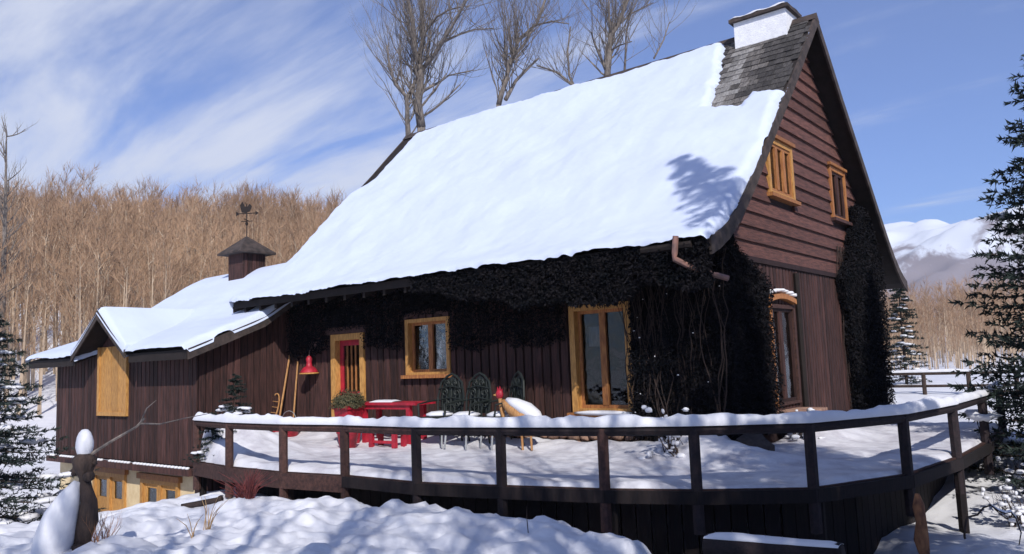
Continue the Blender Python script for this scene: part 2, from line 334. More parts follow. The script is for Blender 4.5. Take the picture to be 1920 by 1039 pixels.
W1 = (-6.94, -5.70, 1.85, 3.0); W2 = (-2.77, -1.56, 1.12, 2.98); DR = (-9.38, -8.26, .52, 2.81)
opsF = [W1, W2, DR]
fw = backing('wall', house, 'y', 0, -11.2, 0, .3, lambda u: 4.1, opsF)
u = -11.05; rr = random.Random(3)
while u < -.05:
    w = rr.choice([.19, .21, .23]); w = min(w, -u)
    gap = .035
    iv = rects_minus(u, u+w-gap, .82, 4.08, opsF)
    # clip strip against opening sides so a board never runs over a frame
    segs = [(u, u+w-gap)]
    for (a, b_, c_, d_) in opsF:
        if a < u+w-gap and b_ > u and (u < a or u+w-gap > b_):
            segs = [(u, a)] if u < a else [(b_, u+w-gap)]
            for (p, q) in rects_minus(*segs[0], .82, 4.08, []): board(fw, ('y', 0), segs[0][0], segs[0][1], p, q, .045, 0, 'stain')
            s2 = (a, u+w-gap) if u < a else (u, b_)
            for (p, q) in rects_minus(s2[0], s2[1], .82, 4.08, opsF):
                if s2[1]-s2[0] > .04: board(fw, ('y', 0), s2[0], s2[1], p, q, .045, 0, 'stain')
            segs = None; break
    if segs:
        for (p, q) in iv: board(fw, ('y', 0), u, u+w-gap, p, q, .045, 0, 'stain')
    u += w
# gable wall (faces +X)
G1 = (2.38, 3.67, 4.91, 5.98); G2 = (6.03, 7.1, 4.89, 6.05); GD = (1.85, 3.15, 1.1, 2.88)
opsG = [G1, G2, GD]
gw = backing('wall', house, 'x', -.0, 0, 9.4, .2, lambda u: float(roofz(u))-.14, opsG, step=.2)
u = 0.05
while u < 9.38:
    w = rr.choice([.15, .17, .16]); w = min(w, 9.4-u); gap = .028
    cuts = sorted({u, u+w-gap}|{v for v in GD[:2] if u < v < u+w-gap})
    for a, b_ in zip(cuts[:-1], cuts[1:]):
        if b_-a < .03: continue
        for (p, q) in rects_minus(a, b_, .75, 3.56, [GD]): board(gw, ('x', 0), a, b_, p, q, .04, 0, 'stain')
    u += w
ob('belt_board', MB().box((.002, .0, 3.57), (.075, 9.4, 3.66)), 'back', gw)
z = 3.66
def ylim(z):   # inner limits of the gable at height z
    yy = np.linspace(-1.05, 4.7, 400); zz = roofz(yy)-.14; i = np.argmax(zz > z); return float(yy[i]) if zz.max() > z else 4.7
while z < 8.45:
    h = .265
    ya, yb = max(ylim(z), .0), max(ylim(z+h), .0)
    outer = (ya, 9.4-ya); inner = (yb, 9.4-yb)
    segs = [(outer[0], outer[1])]
    zc = [o for o in (G1, G2) if o[2] < z+h-.02 and o[3] > z+.02]
    cur = [outer[0]]
    for o in sorted(zc): cur += [o[0], o[1]]
    cur.append(outer[1])
    for a, b_ in zip(cur[::2], cur[1::2]):
        if b_-a < .05: continue
        at = inner[0] if a == outer[0] else a; bt = inner[1] if b_ == outer[1] else b_
        if at > bt: at = bt = (at+bt)/2
        wv = rr.uniform(0, .01)
        b = MB(); b.add([(.002,a,z),(.002,b_,z),(.002,bt,z+h),(.002,at,z+h),(.060+wv,a,z),(.060+wv,b_,z),(.018,bt,z+h),(.018,at,z+h)], [(0,3,2,1),(4,5,6,7),(0,1,5,4),(1,2,6,5),(2,3,7,6),(3,0,4,7)])
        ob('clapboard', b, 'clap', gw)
    z += h
# back and left walls
ob('wall', MB().box((-11.2, 9.28, .2), (-.12, 9.4, 4.0)), 'stain', house)
b = MB(); pts = [(-11.2, y, float(roofz(y))-.14) for y in np.linspace(0.12, 9.28, 40)]
b.prism([(-11.2, .12, .2)]+pts+[(-11.2, 9.28, .2)], (.12, 0, 0)); ob('wall', b, 'stain', house)
ob('floor', MB().box((-11.05, .14, .55), (-.14, 9.25, .7)), 'floor', house)

def window(parent, ax, c, op, name='window', fw_=.09, mull=1, sill=True, m='trimy', msash='trim', bars=0, head=True, depth=.16, ofs=0.):
    """built casement: frame with reveal, sash, mullions, panes, sill"""
    u0, u1, z0, z1 = op
    def B(b, ua, ub, da, db, za, zb, k=0):
        da += k*ofs; db += k*ofs   # d = distance proud of the wall
        if ax == 'y': b.box((ua, c-db, za), (ub, c-da, zb))
        else: b.box((c+da, ua, za), (c+db, ub, zb))
    b = MB(); P = .085
    B(b, u0-.01, u0+fw_, -depth, P, z0+.002, z1-.002); B(b, u1-fw_, u1+.01, -depth, P, z0+.002, z1-.002)
    B(b, u0+fw_, u1-fw_, -depth, P-.004, z1-fw_, z1); B(b, u0+fw_, u1-fw_, -depth, P-.004, z0, z0+fw_*.7)
    w = ob(name, b, m, parent)
    if sill:
        b = MB(); B(b, u0-.09, u1+.09, -.02, P+.07, z0-.07, z0-.002); ob('sill', b, msash, w)
    a0, a1, c0, c1 = u0+fw_, u1-fw_, z0+fw_*.7, z1-fw_
    s = .055
    b = MB(); B(b, a0, a0+s, -.11, -.04, c0, c1, 1); B(b, a1-s, a1, -.11, -.04, c0, c1, 1); B(b, a0+s, a1-s, -.11, -.042, c1-s, c1, 1); B(b, a0+s, a1-s, -.11, -.042, c0, c0+s, 1)
    ob('sash', b, msash, w)
    ms = [a0+(a1-a0)*(i+1)/(mull+1) for i in range(mull)]
    for x in ms:
        b = MB(); B(b, x-.06, x+.06, -.108, -.03, c0+s, c1-s, 1); ob('mullion', b, msash, w)
    ed = [a0+s]+[v for x in ms for v in (x-.06, x+.06)]+[a1-s]
    for p, q in zip(ed[::2], ed[1::2]):
        zs = np.linspace(c0+s, c1-s, bars+2)
        for i in range(bars+1):
            b = MB(); B(b, p, q, -.085, -.078, zs[i]+.012*(i > 0), zs[i+1]-.012*(i < bars), 1); ob('pane', b, 'glass', w)
        for i in range(bars):
            b = MB(); B(b, p, q, -.10, -.06, zs[i+1]-.012, zs[i+1]+.012, 1); ob('glazing_bar', b, msash, w)
    return w
w1 = window(fw, 'y', 0, W1, mull=1, fw_=.075)
tag(w1, label='smaller front window with dark arched head')
# arched heads above the two front windows
def arch(parent, ax, c, u0, u1, z, rise, m, th=.1, d0=.0, d1=.1):
    ua = np.linspace(u0, u1, 13); top = [z+rise*math.sin(PI*(i/12))+th for i in range(13)]; bot = [z+rise*math.sin(PI*(i/12)) for i in range(13)]
    if ax == 'y': pts = [(a, c-d1, t) for a, t in zip(ua, top)]+[(a, c-d1, t) for a, t in list(zip(ua, bot))[::-1]]; off = (0, d1-d0, 0)
    else: pts = [(c+d0, a, t) for a, t in zip(ua, top)]+[(c+d0, a, t) for a, t in list(zip(ua, bot))[::-1]]; off = (d1-d0, 0, 0)
    return ob('arched_head', MB().prism(pts, off), m, parent)
arch(w1, 'y', 0, W1[0]-.02, W1[1]+.02, W1[3]+.003, .10, 'brown', .09, -.0, .1)
w2 = window(fw, 'y', 0, W2, mull=1, fw_=.10, sill=True)
tag(w2, label='tall front window down to the stone base')
ob('window_snow', MB().blob((-2.1, -.16, 1.125), (.62, .09, .045), 12, 5, .1), 'snow', w2, smooth=True)
w3 = window(gw, 'x', 0, G1, mull=2, sill=True, ofs=.10); ob('head_casing', MB().box((.002, 2.3, 5.99), (.13, 3.75, 6.06)), 'trim', w3)
w4 = window(gw, 'x', 0, G2, mull=1, sill=True, m='trim', msash='stain', ofs=.09); ob('head_casing', MB().box((.002, 5.95, 6.06), (.13, 7.15, 6.12)), 'trim', w4)
w5 = window(gw, 'x', 0, GD, name='garden_door', mull=1, sill=False, m='brown', fw_=.07, msash='stain', ofs=.08); arch(w5, 'x', 0, 1.80, 3.10, 2.9, .08, 'trim', .09, .002, .15)
ob('jamb', MB().box((.09, 1.85, 1.1), (.12, 1.93, 2.88)), 'trim', w5)
for i in range(7): ob('snow_cap', MB().blob((.1, 1.85+i*.2, 3.05+.08*math.sin(PI*(i+.5)/7)), (.09, .06, .035), 7, 4, .2), 'snow', w5, smooth=True)
ob('door_step', MB().box((.0, 1.8, .75), (.55, 3.1, 1.02)), 'stone', house)
ob('downspout', MB().tube([(.09, 3.35, 3.5), (.09, 3.35, .8)], .05, 8), 'soffit', gw)
M['cloth'] = mat('pale_curtain', (.62, .56, .54), (.45, .38, .37), 8, .9, (6, 6, .5), .2)
def curtain(parent, ax, c, u0, u1, z0, z1, label=None):
    P = []
    for k in range(17):
        u = u0+(u1-u0)*k/16; d = (.13 if ax == 'y' else .03)+.018*math.sin(k*1.9); P.append([((u, c+d, z) if ax == 'y' else (c-d, u, z)) for z in (z0, z1)])
    Q = [[(p[0]+(.0 if ax == 'y' else -.006), p[1]+(.006 if ax == 'y' else 0), p[2]) for p in r_] for r_ in P]
    return ob('curtain', MB().grid(P).grid(Q), 'cloth', parent, label=label)
for a, b_ in ((2.5, 2.75), (2.95, 3.15), (3.35, 3.5)): curtain(w3, 'x', 0, a, b_, 5.0, 5.88)
curtain(w4, 'x', 0, 6.15, 6.4, 4.98, 5.95)
curtain(w1, 'y', 0, -5.98, -5.8, 1.95, 2.5); curtain(w1, 'y', 0, -6.78, -6.66, 1.95, 2.25)
curtain(w2, 'y', 0, -2.52, -2.28, 2.25, 2.6)
# front door
d = MB(); u0, u1, z0, z1 = DR
d.box((u0, -.1, z0), (u0+.16, .12, z1)); d.box((u1-.13, -.1, z0), (u1, .12, z1)); d.box((u0+.16, -.098, z1-.14), (u1-.13, .12, z1))
dr = ob('front_door', d, 'trimy', fw)
ob('head_board', MB().box((u0-.12, -.13, z1+.002), (u1+.12, .02, z1+.16)), 'brown', dr)
b = MB().box((u0+.16, .04, z0), (u1-.13, .09, z0+1.0)).box((u0+.16, .04, z0+1.0), (u0+.28, .09, z1-.14)).box((u1-.25, .04, z0+1.0), (u1-.13, .09, z1-.14)).box((u0+.28, .04, z1-.26), (u1-.25, .09, z1-.14))
ob('door_leaf', b, 'red', dr)
ob('pane', MB().box((u0+.28, .06, z0+1.0), (u1-.25, .07, z1-.26)), 'glass', dr)
for x in (u0+.42, u0+.56, u0+.70): ob('glazing_bar', MB().box((x-.015, .03, z0+1.0), (x+.015, .059, z1-.26)), 'trim', dr)
ob('door_handle', MB().tube([(u1-.2, .03, z0+.95), (u1-.2, -.03, z0+.95), (u1-.29, -.03, z0+.95)], .013, 6), 'pale', dr)
# stone foundation
rr = random.Random(11)
sm_ = []
for i in range(5):
    b = MB().blob((0, 0, 0), (.13, .09, .07), 7, 5, .2, rr); me = b.mesh('foundation_stone', True); me.materials.append(M['stone']); sm_.append(me)
fnd = ob('stone_foundation', MB().box((-11.1, -.04, -.9), (.02, .0-.002, .80)).box((.002, -.04, -.9), (.05, 9.4, .72)), 'back', house)
x = -10.9
while x < -.1:
    s = rr.uniform(.75, 1.2)
    for zz in (.72, .58, .46):
        o = link(bpy.data.objects.new('foundation_stone', rr.choice(sm_)), fnd, (x+rr.uniform(-.05, .05), -.12+rr.uniform(-.03, .03), zz+rr.uniform(-.02, .02)))
        o.scale = (s*rr.uniform(.7, 1), 1, s); o.rotation_euler = (0, rr.uniform(-.3, .3), 0)
    x += .23*s
# roof deck
def roof_sheet(yl, zfun, x0, x1, th):
    b = MB(); T = [[(x, y, zfun(y)) for y in yl] for x in (x0, x1)]; n = len(yl)
    v = T[0]+T[1]+[(a, b_, c-th) for a, b_, c in T[0]+T[1]]
    f = [(i, n+i, n+i+1, i+1) for i in range(n-1)]+[(2*n+i, 2*n+i+1, 3*n+i+1, 3*n+i) for i in range(n-1)]
    f += [(i, i+1, 2*n+i+1, 2*n+i) for i in range(n-1)]+[(n+i, 3*n+i, 3*n+i+1, n+i+1) for i in range(n-1)]+[(0, 2*n, 3*n, n), (n-1, 2*n-1, 4*n-1, 3*n-1)]
    b.add(v, f); return b
yl = list(py_)+[9.4-y for y in py_[::-1][1:]]
roof = ob('roof', roof_sheet(yl, lambda y: float(roofz(y)), XL, XR, .13), 'soffit', house)
def rake(x0, x1, w, off=0):
    b = MB(); n = len(yl)
    v = [(x, y, float(roofz(y))+.03-off) for x in (x0, x1) for y in yl]+[(x, y, float(roofz(y))+.03-off-w) for x in (x0, x1) for y in yl]
    f = [(i, i+1, n+i+1, n+i) for i in range(n-1)]+[(2*n+i, 3*n+i, 3*n+i+1, 2*n+i+1) for i in range(n-1)]+[(i, 2*n+i, 2*n+i+1, i+1) for i in range(n-1)]+[(n+i, n+i+1, 3*n+i+1, 3*n+i) for i in range(n-1)]
    f += [(0, n, 3*n, 2*n), (n-1, 3*n-1, 4*n-1, 2*n-1)]
    b.add(v, f); return b
ob('bargeboard', rake(XR+.002, XR+.045, .26), 'barge', roof); ob('bargeboard', rake(XL-.045, XL-.002, .26), 'barge', roof)
ob('fascia_board', MB().box((XL, -1.14, 3.54), (XR, -1.102, 3.69)), 'soffit', roof)
ob('ridge_board', MB().prism([(XL-.05, 4.55, 8.80), (XL-.05, 4.7, 8.97), (XL-.05, 4.85, 8.80)], (XR-XL+.1, 0, 0)), 'barge', roof)
# rafters under the overhang
for x in np.arange(XL+.4, XR, .6):
    b = MB(); ys = [-1.08, -.6, -.1]; b.prism([(x, y, float(roofz(y))-.135) for y in ys]+[(x, y, float(roofz(y))-.25) for y in ys[::-1]], (.07, 0, 0)); ob('rafter', b, 'soffit', roof)
# bare shingles near the chimney: polygon in (x, y)
BARE = [(-1.50, 4.66), (-1.02, 2.57), (-.28, 2.30), (-.27, 2.78), (.46, 2.5), (.5, 4.72)]
def inpoly(x, y, P=BARE):
    c = False; n = len(P)
    for i in range(n):
        x0, y0 = P[i]; x1, y1 = P[(i+1) % n]
        if (y0 > y) != (y1 > y) and x < (x1-x0)*(y-y0)/(y1-y0)+x0: c = not c
    return c
b = MB(); b.add([(0,0,.0),(.17,0,0),(.17,.30,0),(0,.30,0),(0,0,.028),(.17,0,.028),(.17,.30,.012),(0,.30,.012)], [(0,3,2,1),(4,5,6,7),(0,1,5,4),(1,2,6,5),(2,3,7,6),(3,0,4,7)])
M['shingle_dark'] = mat('dark_weathered_shingle', (.075, .068, .065), (.03, .027, .027), 8, .9, (5, 1, 1), .6, obj_var=.35)
M['shingle_pale'] = mat('pale_weathered_shingle', (.26, .25, .24), (.12, .11, .105), 8, .9, (5, 1, 1), .6, obj_var=.3)
shms = []
for k_ in ('shingle', 'shingle_dark', 'shingle_pale'): shm = b.mesh('shingle'); shm.materials.append(M[k_]); shms.append(shm)
rr = random.Random(5)
sl = math.atan(.986)
row = 0; y = 2.1
while y < 4.62:
    x = -1.95+(.09 if row % 2 else 0)
    while x < .36:
        w = rr.uniform(.8, 1.1)
        if min((abs(x-px)+abs(y-py)) for px, py in BARE) < 0.5 or inpoly(x+.08, y+.1):
            if x+.17*w < XR+.04:
                hx_ = vnoise(np.array([x*4.2+y*.25]), np.array([y*.3]), 5)[0]+rr.uniform(-.12, .12); o = link(bpy.data.objects.new('shingle', shms[1] if hx_ > .62 else shms[2] if hx_ < .28 else shms[0]), roof, (x, y, float(roofz(y))+.006+rr.uniform(0, .012))); o.rotation_euler = (sl, 0, rr.uniform(-.03, .03)); o.scale = (w, 1, 1)
        x += .178*w
    y += .15; row += 1
# chimney
ch = ob('chimney', MB().box((-1.16, 4.3, 8.2), (-.04, 5.0, 9.10)), 'stucco', roof)
ob('chimney_slab', MB().box((-1.24, 4.22, 9.10), (.04, 5.08, 9.17)), 'barge', ch)
ob('chimney_snow', MB().grid([[(-1.24+1.28*i/12, 4.22+.86*j/8, 9.171+.09*min(1, min(i, 12-i, j, 8-j)/1.4)**.5+.02*math.sin(i*1.3+j)) for j in range(9)] for i in range(13)]), 'snow', ch, smooth=True)
# roof snow
def snow_sheet(name, xs, ss, surf, mask, T, label, seed, m='roof_snow', edge=.16, lowf=.07):
    """xs,ss parameter arrays; surf(x,s)->(p,n) arrays; mask(x,s)-> signed distance inside"""
    X, Q = np.meshgrid(xs, ss, indexing='ij'); P, Nn = surf(X, Q); d = mask(X, Q)
    t = T*np.sqrt(np.clip(1-(1-np.clip(d/edge, 0, 1))**2, 0, 1))*(1+.25*fbm(X*1.2, Q*1.2, seed)) + lowf*fbm(X*.5, Q*.5, seed+9)*np.clip(d/edge, 0, 1)
    t = np.where(d <= 0, -.05, np.maximum(t, .0)+.004)
    V = P+Nn*t[..., None]; idx = np.arange(X.size).reshape(X.shape)
    Fq = np.stack([idx[:-1, :-1], idx[1:, :-1], idx[1:, 1:], idx[:-1, 1:]], -1).reshape(-1, 4); dd = d.ravel()
    keep = (dd[Fq] > 0).sum(1) >= 1
    Fq = Fq[keep]; used = np.unique(Fq); mp = -np.ones(X.size, int); mp[used] = np.arange(len(used))
    me = arr_mesh(name, V.reshape(-1, 3)[used], mp[Fq], 4); me.polygons.foreach_set('use_smooth', [True]*len(me.polygons))
    return me
_sy = np.concatenate([[-1.22], py_]); _sz = np.concatenate([[3.60], pz_])
arc = np.concatenate([[0], np.cumsum(np.hypot(np.diff(_sy), np.diff(_sz)))])
fine = np.linspace(0, arc[-1], 400); fy = np.interp(fine, arc, _sy); fz = np.interp(fine, arc, _sz)
ker = np.ones(21)/21; fy2 = np.convolve(np.pad(fy, 10, 'reflect', reflect_type='odd'), ker, 'valid'); fz2 = np.convolve(np.pad(fz, 10, 'reflect', reflect_type='odd'), ker, 'valid')
ty = np.gradient(fy2); tz = np.gradient(fz2); tl = np.hypot(ty, tz)
def rsurf(X, Q):
    y = np.interp(Q, fine, fy2); z = np.interp(Q, fine, fz2); nx = np.interp(Q, fine, -tz/tl); nz = np.interp(Q, fine, ty/tl)
    return np.stack([X, y, z+.0], -1), np.stack([X*0, nx, nz], -1)
Lr = arc[-1]
bx = np.array([p[0] for p in BARE]); by = np.array([p[1] for p in BARE])
def poly_dist(X, Y, P):
    D = np.full(X.shape, 1e9); ins = np.zeros(X.shape, bool); n = len(P)
    for i in range(n):
        x0, y0 = P[i]; x1, y1 = P[(i+1) % n]; dx, dy = x1-x0, y1-y0
        t = np.clip(((X-x0)*dx+(Y-y0)*dy)/(dx*dx+dy*dy), 0, 1); D = np.minimum(D, np.hypot(X-x0-t*dx, Y-y0-t*dy))
        c = ((y0 > Y) != (y1 > Y)) & (X < (x1-x0)*(Y-y0)/(y1-y0+1e-9)+x0); ins ^= c
    return np.where(ins, -D, D)
def rmask(X, Q):
    y = np.interp(Q, fine, fy2)
    w = fbm(X*2.2, Q*2.2, 71)*.10+fbm(X*8, Q*8, 77, 2)*.05
    d = np.minimum(Q+.05+w*.6, Lr-.16-Q+w)
    left = XL+.02+sstep(2.4, 3.0, y)*.62*(1-.0*sstep(4, 4.6, y))
    d = np.minimum(d, X-left+w*.8); d = np.minimum(d, XR+.03-X+w*.6)
    d = np.minimum(d, poly_dist(X, y, BARE)*1.0+w*1.3)
    return d
me = snow_sheet('roof_snow', np.linspace(XL-.04, XR+.044, 330), np.linspace(0, Lr-.02, 190), rsurf, rmask, .17, '', 90)
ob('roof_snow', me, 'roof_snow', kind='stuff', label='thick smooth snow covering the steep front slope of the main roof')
# back slope snow (seen only from aside)
b = MB(); b.grid([[(x, 9.4-y, float(roofz(y))+.12) for y in np.linspace(-1.1, 4.5, 14)] for x in np.linspace(XL+.1, XR-.15, 20)])
ob('roof_snow', b, 'roof_snow', kind='stuff', smooth=True, label='snow on the rear slope of the main roof')
# gutter bracket and copper spout at the front right corner
SPOUT = [(.0, -1.3, 3.75), (-.03, -1.3, 3.50), (-.04, -1.29, 3.42), (.16, -1.12, 3.27), (.50, -.72, 3.12)]
g = ob('gutter', MB().tube([(-.62, -1.2, 3.62), (.2, -1.2, 3.62)], .06, 8), 'soffit', roof)
ob('rain_spout', MB().tube(SPOUT, .045, 8), 'copper', g)

# ------------------------------------------------------------------ wing on the left
wing = thing('house_wing', 'low maroon wing with gabled dormer, snowy roof and yellow basement windows', 'house wing')
ww = (-15.62, -14.10, 1.10, 2.80)
XW0, XW1 = -18.2, -11.0
wf = backing('wall', wing, 'y', -2.4, XW0, XW1, .02, lambda u: 2.70, [ww])
u = XW0; rr = random.Random(9)
while u < XW1-.01:
    w = .19; w = min(w, XW1-u); gap = .02
    cuts = sorted({u, u+w-gap}|{v for v in ww[:2] if u < v < u+w-gap})
    for a, b_ in zip(cuts[:-1], cuts[1:]):
        if b_-a < .03: continue
        for (p, q) in rects_minus(a, b_, .06, 2.7, [ww]): board(wf, ('y', -2.4), a, b_, p, q, .03, 0, 'stain')
    u += w
def wingz(y):
    return float(np.interp(y, [-2.85, -1, 1.5, 4, 5.8], [2.55, 3.26, 4.9, 3.2, 2.5]))
wr = backing('wall', wing, 'x', XW1, -2.4, 0.0, -.9, lambda u: wingz(u)-.14, [], step=.2)
u = -2.39
while u < -.05:
    w = .17; gap = .022; zt = min(wingz(u), wingz(u+w-gap))-.16
    board(wr, ('x', XW1), u, u+w-gap, -.85, zt, .03, 0, 'stain'); u += w
ob('wall', MB().box((XW0, -2.28, .02), (XW0+.12, 5.3, 2.6)), 'stain', wing)
ob('wall', MB().box((XW0, 5.3, -1.5), (XW1, 5.42, 2.6)), 'stain', wing)
# roof of wing
def wleft(y): return -18.95+max(0, (y+2.85))/4.35*1.55 if y < 1.5 else -17.4-(y-1.5)*.3
ysw = [-2.85, -2.2, -1, .25, 1.5, 4, 5.8]
def wsheet(dz0, dz1, xl, xr, ysw=ysw, b=None):
    b = b or MB(); n = len(ysw)
    v = [(xl(y), y, wingz(y)+dz0) for y in ysw]+[(xr(y), y, wingz(y)+dz0) for y in ysw]+[(xl(y), y, wingz(y)+dz1) for y in ysw]+[(xr(y), y, wingz(y)+dz1) for y in ysw]
    f = [(i, n+i, n+i+1, i+1) for i in range(n-1)]+[(2*n+i, 2*n+i+1, 3*n+i+1, 3*n+i) for i in range(n-1)]+[(i, i+1, 2*n+i+1, 2*n+i) for i in range(n-1)]+[(n+i, 3*n+i, 3*n+i+1, n+i+1) for i in range(n-1)]+[(0, 2*n, 3*n, n), (n-1, 2*n-1, 4*n-1, 3*n-1)]
    b.add(v, f); return b
wxr = lambda y: -10.62 if y < -.2 else -11.15
rb_ = wsheet(0, -.12, wleft, wxr, ysw=[-2.38, -2.2, -1, .25, 1.5, 4, 5.8]); rb_ = wsheet(0, -.12, wleft, lambda y: -15.98, [-2.85, -2.381], rb_); rb_ = wsheet(0, -.12, lambda y: -13.16, wxr, [-2.85, -2.381], rb_)
wroof = ob('roof', rb_, 'soffit', wing)
b = MB(); ys2 = [-2.87, -2.2, -1.0, -.2]; b.prism([(-10.615, y, wingz(y)+.03) for y in ys2]+[(-10.615, y, wingz(y)-.2) for y in ys2[::-1]], (.04, 0, 0)); ob('bargeboard', b, 'barge', wroof)
for k, (a, c) in enumerate(((-18.9, -16.0), (-13.16, -10.6))): ob('fascia_board', MB().box((a, -2.89, 2.36), (c, -2.852, 2.56)), 'soffit', wroof)
def wsurf(X, Q):
    sN = np.hypot(-1+2.85, 3.26-2.55); ys = np.array([-2.95, -1, 1.5, 1.8]); zs = np.array([2.52, 3.26, 4.9, 4.85])
    ar = np.concatenate([[0], np.cumsum(np.hypot(np.diff(ys), np.diff(zs)))]); f_ = np.linspace(0, ar[-1], 300); a = np.interp(f_, ar, ys); c = np.interp(f_, ar, zs)
    kk = np.ones(41)/41; a = np.convolve(np.pad(a, 20, 'reflect', reflect_type='odd'), kk, 'valid'); c = np.convolve(np.pad(c, 20, 'reflect', reflect_type='odd'), kk, 'valid')
    y = np.interp(Q, f_, a); z = np.interp(Q, f_, c); xl = np.interp(y, [-2.85, 1.5], [-18.97, -17.4]); xr = np.full_like(y, -10.56)
    xx = xl+(xr-xl)*X; g1 = np.gradient(a); g2 = np.gradient(c); l = np.hypot(g1, g2)
    return np.stack([xx, y, z], -1), np.stack([y*0, np.interp(Q, f_, -g2/l), np.interp(Q, f_, g1/l)], -1)
def wmask(X, Q):
    xx = X*8; d = np.minimum(Q+.04, 5.25-Q); d = np.minimum(d, np.minimum(X*8, (1-X)*8))
    P, _ = wsurf(X, Q)
    # leave out the dormer footprint
    hw = np.clip((3.72-P[..., 2])/.82, 0, 2)*.0
    half = np.interp(P[..., 1], [-2.95, -.5], [1.42, 0.0])
    dd = np.where(P[..., 1] < -.5, np.abs(P[..., 0]+14.58)-half, 1.)
    return np.minimum(d, dd+.05)+fbm(X*14, Q*2.2, 33)*.05
ob('roof_snow', snow_sheet('roof_snow', np.linspace(0, 1, 150), np.linspace(0, 5.3, 110), wsurf, wmask, .17, '', 120, edge=.2), 'roof_snow', kind='stuff', label='snow on the low wing roof between dormer and main house')
# dormer
AP = Vector((-14.58, -2.95, 3.64)); hl = 1.42; zl = 2.64
dmb = MB()
for xa in np.arange(AP.x-1.2, AP.x+1.19, .12):
    xb = xa+.12; zt = lambda x: 3.48-abs(x-AP.x)*.70; zb = 2.705
    if zt(xa) < zb+.01 and zt(xb) < zb+.01: continue
    zb2 = 2.802 if (xb > ww[0]+.02 and xa < ww[1]-.02) else zb
    if max(zt(xa), zt(xb)) > zb2+.01: dmb.prism([(xa+.004, -2.43, zb2), (xb-.004, -2.43, zb2), (xb-.004, -2.43, max(zt(xb), zb2+.005)), (xa+.004, -2.43, max(zt(xa), zb2+.005))], (0, .1, 0))
dm = ob('dormer', dmb, 'stain', wing)
def dside(sg, th=.10):
    b = MB(); p0 = AP; p1 = Vector((AP.x+sg*hl, -2.95, zl)); q0 = Vector((AP.x, -.42, 3.64)); q1 = Vector((AP.x+sg*hl, -2.6, zl))
    mid0 = Vector((AP.x+sg*.75, -2.95, 3.09)); mid1 = Vector((AP.x+sg*.75, -1.4, 3.09))
    for a in ((p0, mid0, mid1, q0), (mid0, p1, q1, mid1)):
        pts = a if sg < 0 else a[::-1]; b.prism([p for p in pts], (0, 0, -th))
    return b
for sg in (-1, 1):
    ob('dormer_roof', dside(sg), 'soffit', dm)
    b = MB(); b.prism([(AP.x, -2.99, 3.66), (AP.x+sg*.75, -2.99, 3.11), (AP.x+sg*hl, -2.99, 2.66), (AP.x+sg*hl, -2.99, 2.46), (AP.x+sg*.75, -2.99, 2.92), (AP.x, -2.99, 3.44)], (0, .036, 0)); ob('bargeboard', b, 'barge', dm)
def dsurf(sg):
    def f(X, Q):   # X 0..1 across from ridge, Q 0..1 back
        x = AP.x+sg*X*hl*1.0; z = 3.64-np.interp(X, [0, .53, 1], [0, .55, 1.0]); yb = np.interp(X, [0, .53, 1], [-.1, -1.3, -2.4]); y = -3.0+(yb+3.0)*Q
        return np.stack([x, y, z], -1), np.stack([x*0+sg*.6, x*0, x*0+.8], -1)
    return f
for sg in (-1, 1):
    me = snow_sheet('roof_snow', np.linspace(0, 1, 40), np.linspace(0, 1, 40), dsurf(sg), lambda X, Q: np.minimum(np.minimum(X*1.8+.12, (1-X)*1.8), Q*2+.0), .13, '', 130+sg, edge=.14)
    ob('roof_snow', me, 'roof_snow', kind='stuff', label='snow on the %s slope of the small dormer roof' % ('right' if sg > 0 else 'left'))
ob('window', MB().box((ww[0]-.01, -2.50, ww[2]), (ww[0]+.1, -2.3, ww[3])).box((ww[1]-.1, -2.50, ww[2]), (ww[1]+.01, -2.3, ww[3])).box((ww[0]+.1, -2.496, ww[2]), (ww[1]-.1, -2.3, ww[2]+.1)), 'trimy', wf, label='tall yellow shuttered window under the dormer')
wn = wf.children[-1]
for i in range(7):
    a = ww[0]+.1+(ww[1]-ww[0]-.2)*i/7; ob('shutter_board', MB().box((a+.004, -2.46+.004*(i % 2), ww[2]+.1), (a+.182, -2.42, ww[3])), 'trimy', wn)
